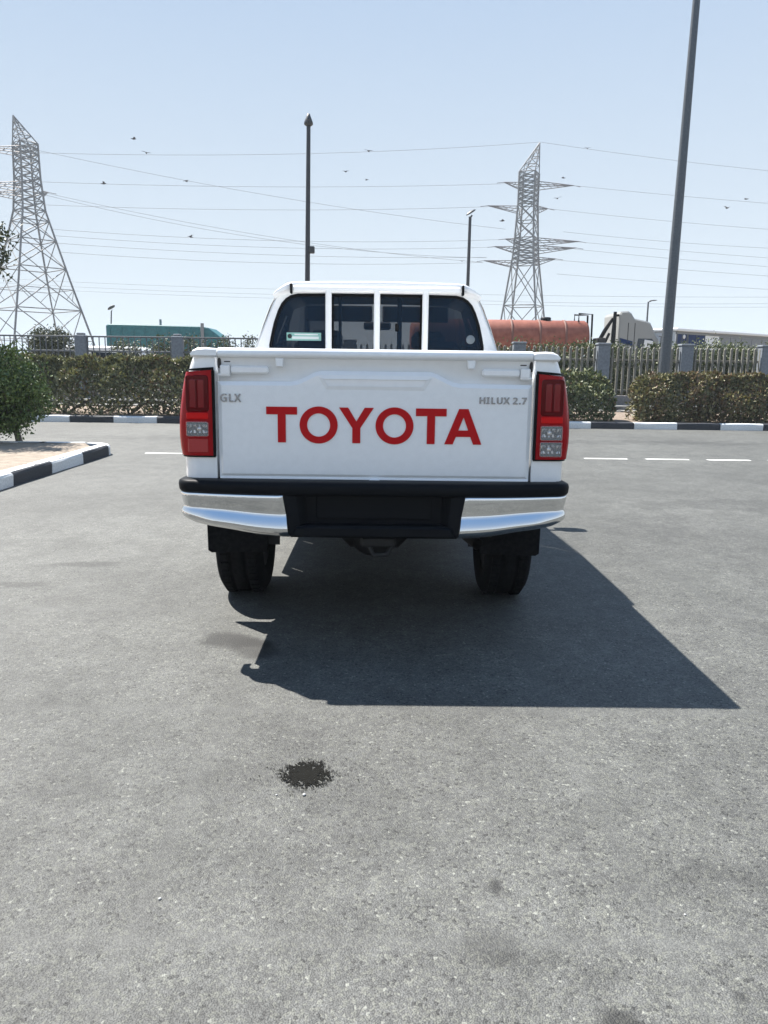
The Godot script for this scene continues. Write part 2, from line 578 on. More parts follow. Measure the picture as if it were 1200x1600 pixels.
func foliage(parent: Node3D, pts: Array, cols: Array, mesh: Mesh, s0: float, s1: float, up := 0.35) -> void:
	var mm := MultiMesh.new()
	mm.transform_format = MultiMesh.TRANSFORM_3D
	mm.use_colors = true
	mm.mesh = mesh
	mm.instance_count = pts.size()
	for i in pts.size():
		var d := V(rng.randfn(), rng.randfn() + up * 1.5, rng.randfn()).normalized()
		var b := frame_of(d)
		b = Basis(b.x, b.z, -b.y).rotated(d, rng.randf() * TAU).scaled(Vector3.ONE * rng.randf_range(s0, s1))
		mm.set_instance_transform(i, Transform3D(b, pts[i]))
		mm.set_instance_color(i, cols[i])
	var o := MultiMeshInstance3D.new()
	o.multimesh = mm
	o.material_override = M.leaf
	o.name = "foliage"
	o.set_meta("kind", "stuff")
	parent.add_child(o, true)

func branch(parent: Node3D, a: Vector3, dir: Vector3, length: float, r: float, bend := 0.25) -> Vector3:
	var st := mb()
	var pts := [a]
	var rad := [r]
	var d := dir.normalized()
	for i in 4:
		d = (d + V(rng.randfn(), rng.randfn() * 0.5 + 0.15, rng.randfn()) * bend).normalized()
		pts.append(pts[-1] + d * length / 4.0)
		rad.append(r * (1.0 - 0.2 * (i + 1)))
	tube(st, pts, rad, 5)
	put(st, "branch", M.bark, parent)
	return pts[-1]

# clipped hedge along x. Leaves sit thick on the top, thinner on the sides, woody inside
func hedge(label: String, x0: float, x1: float, z: float, y0: float, top: float, depth: float, dens: float, c0: Color, c1: Color, brown: float, bare: float, group: String) -> void:
	var t := thing("hedge", label, "hedge", V((x0 + x1) * 0.5, y0, z), 0.0, group)
	var L := x1 - x0
	var hgt := top - y0
	var nz := noise(int(x0 * 10) + 500, 1.1, FastNoiseLite.TYPE_SIMPLEX, 3)
	var pts := []
	var cols := []
	var n := int(L * dens)
	while pts.size() < n:
		var u := rng.randf()
		var x := (rng.randf() - 0.5) * L
		var y := hgt * (1.0 - pow(rng.randf(), 1.25) * 0.98)
		var zz := (rng.randf() - 0.5) * depth
		var k := rng.randf()
		if k < 0.45: zz = depth * 0.5 * (1.0 - 0.25 * rng.randf() * rng.randf())
		elif k < 0.7: y = hgt * (1.0 - 0.22 * rng.randf() * rng.randf())
		var bump := nz.get_noise_3d(x + t.position.x, y * 0.8, zz)
		# round the shoulders and ends, lumpy
		var edge := minf(0.5 * L - absf(x), 0.5)
		var sh: float = sqrt(clampf(1.0 - pow(1.0 - edge / 0.5, 2.0), 0.0, 1.0))
		var yy: float = y * lerpf(0.55, 1.0, sh) * (1.0 + 0.15 * bump)
		var zf: float = zz * (1.0 + 0.34 * bump) * (0.80 + 0.2 * smoothstep(0.0, 0.35, y / hgt)) * (1.0 - 0.62 * pow(smoothstep(0.5, 1.0, y / hgt), 1.4)) * lerpf(0.6, 1.0, sh)
		var lowness := 1.0 - y / hgt
		if zf > -0.12 * depth and rng.randf() < bare * smoothstep(0.30, 0.75, lowness): continue
		if bump < -0.28 and u < 0.6: continue
		pts.append(V(x, yy, zf))
		var c := c0.lerp(c1, rng.randf())
		if rng.randf() < brown * (0.6 + nz.get_noise_2d(x * 0.7 + 90.0, 40.0)): c = c.lerp(Color(0.15, 0.082, 0.05), rng.randf_range(0.4, 0.9))
		c = c * rng.randf_range(0.75, 1.3)
		cols.append(Color(c.r, c.g, c.b))
	foliage(t, pts, cols, leaf_mesh(0.055, 0.095), 0.7, 1.3)
	var xx := -L * 0.5 + 0.4
	while xx < L * 0.5 - 0.2:
		var base := V(xx + rng.randf_range(-0.15, 0.15), 0.0, rng.randf_range(-0.1, 0.2) * depth)
		for k in 5:
			var e := branch(t, base, V(rng.randfn() * 0.9, 0.75, rng.randfn() * 0.45 + 0.15), hgt * rng.randf_range(0.75, 1.0), rng.randf_range(0.014, 0.03))
			if k < 2: branch(t, base.lerp(e, 0.5), V(rng.randfn(), 0.4, 0.4), hgt * 0.45, 0.012)
		xx += 0.75

# free bush or tree crown: clumps of leaves on limbs
func bush(called: String, label: String, at: Vector3, trunk_h: float, c: Vector3, rad: Vector3, clumps: int, per: int, clump_r: float, leaf: Vector2, c0: Color, c1: Color, trunk_r: float, category := "shrub", group := "") -> Node3D:
	var t := thing(called, label, category, at, 0.0, group)
	var pts := []
	var cols := []
	var st := mb()
	var top := V(c.x * 0.3, trunk_h, c.z * 0.3)
	tube(st, [V(0, -0.05, 0), top * 0.5 + V(0.02, 0, 0.01), top], [trunk_r * 1.25, trunk_r, trunk_r * 0.75], 7)
	put(st, "trunk", M.bark, t)
	var crown := Node3D.new()
	crown.name = "crown"
	t.add_child(crown)
	for i in clumps:
		var d := V(rng.randfn(), rng.randfn(), rng.randfn()).normalized() * pow(rng.randf(), 0.30)
		var p := c + d * rad
		var tone := rng.randf()
		var cr := clump_r * rng.randf_range(0.7, 1.3)
		for k in per:
			var q := V(rng.randfn(), rng.randfn() * 0.75, rng.randfn()) * cr * 0.55
			pts.append(p + q)
			var col := c0.lerp(c1, clampf(tone * 0.6 + rng.randf() * 0.4, 0, 1)) * rng.randf_range(0.75, 1.25)
			cols.append(Color(col.r, col.g, col.b))
		if i % 5 == 0:
			var s2 := mb()
			var mid := top.lerp(p, 0.5) + V(rng.randfn(), rng.randfn(), rng.randfn()) * 0.06
			tube(s2, [top * rng.randf_range(0.5, 1.0), mid, p], [trunk_r * 0.5, trunk_r * 0.32, trunk_r * 0.12], 5)
			put(s2, "limb", M.bark, crown)
	foliage(crown, pts, cols, leaf_mesh(leaf.x, leaf.y), 0.7, 1.3)
	return t

func build_plants() -> void:
	var olive0 := Color(0.08, 0.088, 0.038)
	var olive1 := Color(0.27, 0.265, 0.14)
	hedge("long clipped hedge with bare grey branches under a khaki leaf top", -14.0, -2.4, -15.75, 0.12, 1.40, 1.25, 4400, olive0, olive1, 0.25, 0.72, "hedges behind the far kerb")
	hedge("clipped green hedge ending in a rounded clump beside the gap", -2.0, 5.62, -15.7, 0.12, 1.24, 1.2, 3600, Color(0.05, 0.07, 0.03), Color(0.20, 0.215, 0.10), 0.12, 0.30, "hedges behind the far kerb")
	hedge("clipped hedge turning brown, in front of the tall lamp post", 6.15, 18.5, -15.75, 0.12, 1.20, 1.25, 4600, Color(0.07, 0.078, 0.032), Color(0.24, 0.215, 0.105), 0.55, 0.25, "hedges behind the far kerb")
	bush("shrub", "round dark green shrub on the sandy island with kerb", V(-5.50, 0.12, -8.6), 0.30, V(-0.32, 0.76, 0.05), V(0.84, 0.66, 0.78), 190, 80, 0.18, Vector2(0.032, 0.06), Color(0.03, 0.065, 0.016), Color(0.17, 0.225, 0.06), 0.045)
	bush("tree", "small tree with thin leafy branches, planted on the sandy island beside the round shrub", V(-6.95, 0.13, -9.0), 1.9, V(0.0, 2.95, 0.0), V(1.18, 0.72, 1.1), 130, 75, 0.20, Vector2(0.038, 0.07), Color(0.03, 0.045, 0.02), Color(0.08, 0.09, 0.05), 0.06, "tree")
	bush("bush", "tall dark olive bush behind the left railing fence", V(-12.0, 0.0, -26.0), 0.8, V(0, 1.6, 0), V(0.72, 1.0, 0.7), 120, 80, 0.25, Vector2(0.05, 0.09), Color(0.035, 0.045, 0.022), Color(0.09, 0.10, 0.055), 0.06)
	# shrubs standing behind the fence
	var g := "shrubs planted behind the picket fence"
	var x := 2.2
	while x < 17.5:
		bush("shrub", "bushy green shrub planted right behind the pale picket fence", V(x, 0.3, -20.3 + rng.randf_range(-0.2, 0.2)), 0.5, V(0, 1.02, 0), V(0.66, 0.80, 0.4), 60, 75, 0.24, Vector2(0.045, 0.08), Color(0.04, 0.06, 0.022), Color(0.14, 0.16, 0.07), 0.04, "shrub", g)
		x += rng.randf_range(0.85, 1.1)
	x = -8.0
	while x < -3.0:
		bush("shrub", "ragged low green shrub behind the thin-barred railing", V(x, 0.0, -22.5 + rng.randf_range(-0.3, 0.3)), 0.5, V(0, 1.25, 0), V(0.6, 0.95, 0.4), 45, 60, 0.24, Vector2(0.045, 0.08), Color(0.035, 0.05, 0.025), Color(0.11, 0.12, 0.055), 0.04, "shrub", "shrubs behind the thin-barred railing")
		x += rng.randf_range(0.8, 1.05)

# ------------------------------------------------------------------ fences and lamps
func build_fences() -> void:
	var z := -19.0
	var st: SurfaceTool
	var f := thing("picket_fence", "pale picket fence with square posts on a low plinth behind the hedges", "fence", V(0, 0.0, z))
	st = mb()
	box(st, V(7.0, 0.30, 0), V(24.0, 0.68, 0.28), 0.015)
	put(st, "plinth", M.plinth, f)
	var pst := mb()
	box(pst, V(0, 1.02, 0), V(0.34, 2.04, 0.30), 0.02)
	box(pst, V(0, 2.06, 0), V(0.38, 0.06, 0.34), 0.015)
	pst.generate_normals()
	var post_mesh := pst.commit()
	for x in [-3.2, -0.8, 1.6, 3.95, 6.32, 8.66, 10.92, 13.2, 15.5, 17.8]:
		put_mesh(post_mesh, "post", M.post, f).position = V(x, 0, 0)
	var kst := mb()
	plate(kst, [Vector2(-0.031, 0.66), Vector2(0.031, 0.66), Vector2(0.031, 1.95), Vector2(0.0, 1.99), Vector2(-0.031, 1.95)], -0.03, 0.03, 0.008)
	kst.generate_normals()
	var picket := kst.commit()
	var x := -3.0
	while x < 17.7:
		var o := put_mesh(picket, "picket", M.fence, f)
		o.position = V(x, rng.randf_range(-0.01, 0.01), 0.0)
		o.rotation.z = rng.randf_range(-0.008, 0.008)
		x += 0.168
	for y in [0.78, 1.63]:
		st = mb()
		box(st, V(7.35, y, -0.06), V(21.0, 0.055, 0.05), 0.006)
		put(st, "rail", M.fence, f)
	# thin-barred railing on the left
	f = thing("railing_fence", "thin-barred grey metal railing with blue-grey square posts", "fence", V(0, 0.0, z))
	st = mb()
	box(st, V(-12.01, 0.30, 0), V(14.0, 0.68, 0.28), 0.015)
	put(st, "plinth", M.plinth, f)
	var qst := mb()
	box(qst, V(0, 1.06, 0), V(0.30, 2.12, 0.28), 0.02)
	box(qst, V(0, 2.15, 0), V(0.2, 0.06, 0.2), 0.02)
	qst.generate_normals()
	var qm := qst.commit()
	for px in [-18.4, -15.9, -13.4, -10.9, -8.30, -5.62]:
		put_mesh(qm, "post", M.post, f).position = V(px, 0, 0)
	var bst := mb()
	box(bst, V(0, 1.36, 0), V(0.025, 1.44, 0.025), 0.004)
	bst.generate_normals()
	var bm := bst.commit()
	x = -18.2
	while x < -3.4:
		put_mesh(bm, "bar", M.rail, f).position = V(x, 0, 0)
		x += 0.165
	for y in [0.75, 1.68, 2.08]:
		st = mb()
		box(st, V(-10.9, y, 0.0), V(15.2, 0.045, 0.04), 0.006)
		put(st, "rail", M.rail, f)

func lamp_post(label: String, at: Vector3, h: float, r0: float, r1: float, arm: Vector3, lean := 0.0, box_at := 0.0, pole_mat: Material = M.post_dark, head := 1.0) -> void:
	var t := thing("lamp_post", label, "lamp post", at, 0.0, "tall street lamp posts")
	t.rotation.z = -lean
	var st := mb()
	tube(st, [V(0, -0.05, 0), V(0, h * 0.5, 0), V(0, h, 0)], [r0, (r0 + r1) * 0.5, r1], 12)
	put(st, "pole", pole_mat, t)
	st = mb()
	box(st, V(0, 0.15, 0), V(r0 * 4.5, 0.04, r0 * 4.5), 0.008)
	put(st, "base_plate", pole_mat, t)
	st = mb()
	tube(st, [V(0, h - 0.06, 0), V(arm.x * 0.35 * head, h + 0.08, arm.z * 0.35 * head)], [r1 * 0.6], 8)
	put(st, "arm", pole_mat, t)
	var d := V(arm.x, 0, arm.z).normalized()
	var s := d.cross(Vector3.UP)
	var e := V(0, h + 0.06, 0) + d * (0.1 if head == 1.0 else -0.22)
	st = mb()
	var rows := []
	for p in [[0.0, 0.06, 0.05], [0.12, 0.13, 0.10], [0.5, 0.17, 0.11], [0.75, 0.13, 0.07], [0.86, 0.04, 0.03]]:
		var row := []
		for k in 12:
			var a := TAU * k / 12
			row.append(e + d * p[0] * head + Vector3.UP * ((0.12 if head == 1.0 else 0.6) * p[0] * head + p[2] * (sin(a) if sin(a) > 0 else sin(a) * 0.4)) + s * cos(a) * p[1])
		rows.append(row)
	grid(st, rows, true, true)
	face(st, rows[0], -d)
	face(st, rows[-1], d)
	if box_at > 0.0:
		st = mb()
		lathe(st, V(0, h, 0), Vector3.UP, [[0.001, -0.12], [0.09, -0.12], [0.17, -0.06], [0.165, 0.02], [0.09, 0.20], [0.045, 0.31], [0.001, 0.33]], 14)
	put(st, "lamp_head", M.lamp_head, t)
	if box_at > 0.0:
		st = mb()
		box(st, V(0.16, box_at, 0.02), V(0.22, 0.26, 0.2), 0.03)
		put(st, "bracket_box", M.lamp_head, t)

func build_lamps() -> void:
	lamp_post("thick grey lamp post rising from behind the brown hedge out of view", V(7.53, 0.2, -17.5), 12.5, 0.15, 0.075, V(-0.8, 0, 0.2), 0.012, 0.0, M.galvanised)
	lamp_post("dark lamp post with pointed head and small box, beyond the truck cab", V(-2.83, 0.0, -28.0), 10.3, 0.115, 0.075, V(0.05, 0, 0.8), 0.012, 5.75)
	lamp_post("shorter dark lamp post with tilted head, left of the right pylon", V(4.93, 0.0, -42.0), 9.6, 0.12, 0.08, V(0.5, 0, -0.2), 0.004, 0.0, M.post_dark, 0.62)
	lamp_post("tiny far lamp post standing beyond the grey tractor cab", V(31.1, 0.0, -90.0), 9.3, 0.14, 0.09, V(0.9, 0, 0.1), 0.0)
	lamp_post("small slanting far lamp post beside the teal trailer", V(-16.3, 0.0, -45.0), 4.5, 0.05, 0.035, V(0.3, 0, 0.1), 0.07, 0.0, M.post_dark, 0.5)

# ------------------------------------------------------------------ pylons, cables, birds
func pylon(label: String, at: Vector3, turn: float, widths: Array, levels: Array, arms: Array, peak: Vector3, leg_w: float) -> void:
	var t := thing("transmission_tower", label, "pylon", at, turn, "steel lattice pylons")
	var cs := [V(-1, 0, -1), V(1, 0, -1), V(1, 0, 1), V(-1, 0, 1)]
	var wid := func(y: float) -> float: return lookup(widths, y)
	var back := Basis(Vector3.UP, -turn)
	peak = back * peak
	for c in cs:
		var st := mb()
		var pts := []
		for w in widths: pts.append(c * w[1] + V(0, w[0], 0))
		tube(st, pts, [leg_w * 0.5], 4)
		put(st, "leg", M.tower, t)
	for s in 4:
		var st := mb()
		var a: Vector3 = cs[s]
		var b: Vector3 = cs[(s + 1) % 4]
		for i in levels.size() - 1:
			var y0: float = levels[i]
			var y1: float = levels[i + 1]
			var w0: float = wid.call(y0)
			var w1: float = wid.call(y1)
			var p00 := a * w0 + V(0, y0, 0)
			var p10 := b * w0 + V(0, y0, 0)
			var p01 := a * w1 + V(0, y1, 0)
			var p11 := b * w1 + V(0, y1, 0)
			bar(st, p00, p11, leg_w * 0.5)
			bar(st, p10, p01, leg_w * 0.5)
			bar(st, p01, p11, leg_w * 0.5)
			if w0 > 6.0:
				var x := (p00 + p10 + p01 + p11) * 0.25
				bar(st, (p00 + p01) * 0.5, x, leg_w * 0.35)
				bar(st, (p10 + p11) * 0.5, x, leg_w * 0.35)
				bar(st, (p00 + p01) * 0.5, p00.lerp(p11, 0.25), leg_w * 0.3)
				bar(st, (p10 + p11) * 0.5, p10.lerp(p01, 0.25), leg_w * 0.3)
		put(st, "bracing", M.tower, t)
	var yt: float = widths[-1][0]
	var wt: float = widths[-1][1]
	var st2 := mb()
	for c in cs:
		bar(st2, c * wt + V(0, yt, 0), peak, leg_w * 0.6)
	for k in 4:
		for h in [0.25, 0.5, 0.75]:
			var a: Vector3 = (cs[k] * wt + V(0, yt, 0)).lerp(peak, h)
			var b: Vector3 = (cs[(k + 1) % 4] * wt + V(0, yt, 0)).lerp(peak, h)
			bar(st2, a, b, leg_w * 0.4)
			bar(st2, a, (cs[(k + 1) % 4] * wt + V(0, yt, 0)).lerp(peak, h - 0.25), leg_w * 0.35)
	put(st2, "peak", M.tower, t)
	for tip_w in arms:
		var tip: Vector3 = back * tip_w
		var st := mb()
		var w: float = wid.call(tip.y)
		var out := V(tip.x, 0, tip.z).normalized()
		var order := cs.duplicate()
		order.sort_custom(func(a: Vector3, b: Vector3) -> bool: return a.dot(out) > b.dot(out))
		var roots := []
		for h in [0.1, -1.1]:
			for k in 2: roots.append(order[k] * w + V(0, tip.y + h, 0))
		for q in roots: bar(st, q, tip, leg_w * 0.42)
		for k in 4:
			var h0: float = 0.2 * k
			var h1: float = 0.2 * (k + 1)
			bar(st, roots[0].lerp(tip, h0), roots[2].lerp(tip, h1), leg_w * 0.22)
			bar(st, roots[1].lerp(tip, h0), roots[3].lerp(tip, h1), leg_w * 0.22)
			bar(st, roots[0].lerp(tip, h0), roots[1].lerp(tip, h1), leg_w * 0.22)
		put(st, "cross_arm", M.tower_dark, t)
		st = mb()
		var ip := []
		var ir := []
		for k in 9:
			ip.append(tip + out * 0.2 * k + V(0, -0.03 * k, 0))
			ir.append(0.08 if k % 2 else 0.04)
		tube(st, ip, ir, 6)
		put(st, "insulator", M.tower_dark, t)

func build_power() -> void:
	pylon("wide-based steel lattice pylon beyond the left railing fence", V(-69.0, 0, -160), -0.76, [[0.0, 9.2], [7.6, 7.45], [18.0, 5.0], [31.0, 2.2], [37.0, 1.8], [43.4, 1.7]],
		[0.0, 12.0, 20.0, 25.3, 29.0, 31.0, 32.6, 34.2, 35.8, 37.0, 38.6, 40.2, 41.4, 42.4, 43.4],
		[V(-9.5, 42.3, 0.5), V(-9.8, 35.8, 0.6), V(-8.5, 34.2, 0.4), V(3.6, 34.6, -0.6)], V(-2.2, 48.6, -0.5), 0.42)
	pylon("slender reddish steel lattice pylon rising behind the rusty tank", V(32.4, 0, -178), -0.44, [[0.0, 5.4], [13.0, 3.85], [26.0, 2.3], [29.5, 2.1], [37.0, 1.75], [43.7, 1.75]],
		[0.0, 6.0, 15.5, 24.5, 25.6, 26.7, 27.8, 28.9, 30.0, 33.5, 37.0, 38.1, 39.2, 40.3, 41.4, 42.5, 43.7],
		[V(10.0, 41.4, -1.0), V(-5.6, 41.4, 1.0), V(-9.0, 36.5, 1.2), V(4.6, 36.5, -1.0), V(12.0, 29.7, -1.2), V(-4.8, 29.7, 0.8), V(10.8, 28.0, 1.0), V(-7.2, 28.0, 1.2), V(6.4, 25.6, 1.2), V(-9.4, 25.0, 1.2)], V(2.1, 50.0, -0.6), 0.42)
	var near := "conductor cable strung between the two lattice pylons"
	var right := "conductor cable running on past the right pylon"
	var far := "distant low cable crossing the sky near the horizon"
	var lines := [
		[V(-69.51,41.77,-160.0), V(34.31,49.94,-178.0), 1.34, 0],
		[V(-66.51,42.17,-160.0), V(27.70,31.89,-178.0), 1.22, 0],
		[V(-66.64,36.41,-160.0), V(27.04,41.34,-178.0), 0.80, 0],
		[V(-66.26,34.52,-160.0), V(23.01,24.78,-178.0), 1.67, 0],
		[V(-66.04,34.05,-160.0), V(23.69,25.75,-178.0), 2.55, 0],
		[V(-66.41,32.14,-160.0), V(23.72,36.52,-178.0), 0.81, 0],
		[V(-64.94,27.59,-160.0), V(27.79,29.74,-178.0), 1.29, 0],
		[V(-64.39,26.39,-160.0), V(25.30,28.08,-178.0), 1.26, 0],
		[V(-63.84,24.95,-160.0), V(23.68,25.88,-178.0), 0.94, 0],
		[V(-63.31,23.25,-160.0), V(23.01,24.78,-178.0), 1.14, 0],
		[V(34.59,49.95,-178.0), V(94.26,41.95,-170.0), 0.47, 1],
		[V(42.30,41.16,-178.0), V(94.98,35.74,-170.0), 0.23, 1],
		[V(36.80,36.31,-178.0), V(95.57,30.61,-170.0), 0.38, 1],
		[V(40.43,31.53,-178.0), V(95.98,27.12,-170.0), 0.53, 1],
		[V(44.09,29.42,-178.0), V(96.25,24.77,-170.0), 0.18, 1],
		[V(43.04,27.92,-178.0), V(96.46,22.94,-170.0), 0.24, 1],
		[V(38.62,25.54,-178.0), V(96.67,21.10,-170.0), 0.10, 1],
		[V(39.49,22.55,-178.0), V(96.98,18.46,-170.0), 0.20, 1],
		[V(-138.35,29.07,-260.0), V(9.87,26.10,-260.0), 0.96, 2],
		[V(-138.47,27.68,-260.0), V(9.90,24.30,-260.0), 0.95, 2],
		[V(-138.59,26.28,-260.0), V(9.93,23.09,-260.0), 0.86, 2],
		[V(9.88,25.50,-260.0), V(147.41,26.15,-260.0), 0.44, 2],
		[V(9.91,23.89,-260.0), V(147.61,24.34,-260.0), 0.95, 2],
		[V(9.93,22.69,-260.0), V(147.75,23.13,-260.0), 0.75, 2]]
	for l in lines:
		var st := mb()
		var pts := []
		for k in 25:
			var f := k / 24.0
			var p: Vector3 = l[0].lerp(l[1], f)
			p.y -= l[2] * 4.0 * f * (1.0 - f)
			pts.append(p)
		tube(st, pts, [[0.04, 0.038, 0.055][l[3]]], 5)
		tag(put(st, "power_cable", M.cable), [near, right, far][l[3]], "cable", ["cables between the pylons", "cables past the right pylon", "far low cables"][l[3]])
	# birds in flight
	var spots := [V(-16.3, 16.01, -52.08), V(-14.39, 14.15, -48.09), V(-14.05, 14.47, -56.88), V(-12.19, 9.51, -49.65), V(-0.73, 14.19, -47.0), V(-2.53, 15.33, -57.05), V(-1.25, 18.23, -72.54), V(17.9, 20.29, -69.01), V(15.69, 17.61, -67.95), V(11.8, 12.6, -51.66), V(28.58, 14.7, -61.1), V(23.87, 12.48, -53.3), V(-17.79, 12.78, -50.18), V(8.15, 11.09, -51.43), V(7.7, 11.27, -72.82)]
	for i in spots.size():
		var b := thing("bird", "small dark bird flying high among the power cables", "bird", spots[i], rng.randf() * TAU, "birds in flight")
		var st := mb()
		tube(st, [V(0, 0, -0.16), V(0, 0.01, -0.12), V(0, 0, -0.02), V(0, -0.01, 0.08), V(0, 0, 0.2)], [0.008, 0.03, 0.05, 0.035, 0.012], 8)
		put(st, "body", M.bird, b)
		for s in [-1.0, 1.0]:
			var w := mb()
			var up := rng.randf_range(0.0, 0.5)
			face(w, [V(0, 0.02, -0.07), V(s * 0.16, 0.02 + up * 0.16, -0.09), V(s * 0.16, 0.02 + up * 0.16, 0.03), V(0, 0.02, 0.07)], Vector3.UP)
			face(w, [V(s * 0.16, 0.02 + up * 0.16, -0.09), V(s * 0.33, up * 0.2, 0.02), V(s * 0.16, 0.02 + up * 0.16, 0.03)], Vector3.UP)
			put(w, "wing", M.bird, b)

# ------------------------------------------------------------------ vehicles and cabins behind the fence
func wheel_mesh(r: float, w: float) -> Array:
	var t := mb()
	lathe(t, Vector3.ZERO, Vector3.RIGHT, [[r * 0.6, -w * 0.42], [r * 0.72, -w * 0.5], [r * 0.9, -w * 0.5], [r * 0.975, -w * 0.43], [r, -w * 0.34], [r, -w * 0.2], [r * 0.975, -w * 0.19], [r * 0.975, -w * 0.13], [r, -w * 0.12], [r, w * 0.12], [r * 0.975, w * 0.13], [r * 0.975, w * 0.19], [r, w * 0.2], [r, w * 0.34], [r * 0.975, w * 0.43], [r * 0.9, w * 0.5], [r * 0.72, w * 0.5], [r * 0.6, w * 0.42]], 40)
	# tread lugs across the shoulders
	for k in 44:
		var a := TAU * k / 44
		for s in [-1.0, 1.0]:
			var b := Basis(Vector3.RIGHT, a + s * 0.03)
			box(t, b * V(s * w * 0.30, r + 0.001, 0), V(w * 0.17, 0.012, r * 0.10), 0.002, b)
	t.generate_normals()
	var d := mb()
	lathe(d, Vector3.ZERO, Vector3.RIGHT, [[0.001, w * 0.22], [r * 0.18, w * 0.22], [r * 0.22, w * 0.14], [r * 0.5, w * 0.10], [r * 0.56, w * 0.3], [r * 0.62, w * 0.42]], 32)
	d.generate_normals()
	var e := mb()
	lathe(e, Vector3.ZERO, Vector3.RIGHT, [[r * 0.63, w * 0.36], [r * 0.63, -w * 0.40], [r * 0.5, -w * 0.28], [0.001, -w * 0.28]], 24)
	e.generate_normals()
	return [t.commit(), d.commit(), e.commit()]

func wheel(parent: Node3D, meshes: Array, at: Vector3, side: float) -> void:
	var w := Node3D.new()
	w.name = "wheel"
	parent.add_child(w, true)
	w.position = at
	if side < 0: w.rotation.y = PI
	put_mesh(meshes[0], "tyre", M.rubber, w)
	put_mesh(meshes[1], "rim", M.rim, w)
	put_mesh(meshes[2], "brake_drum", M.under, w)

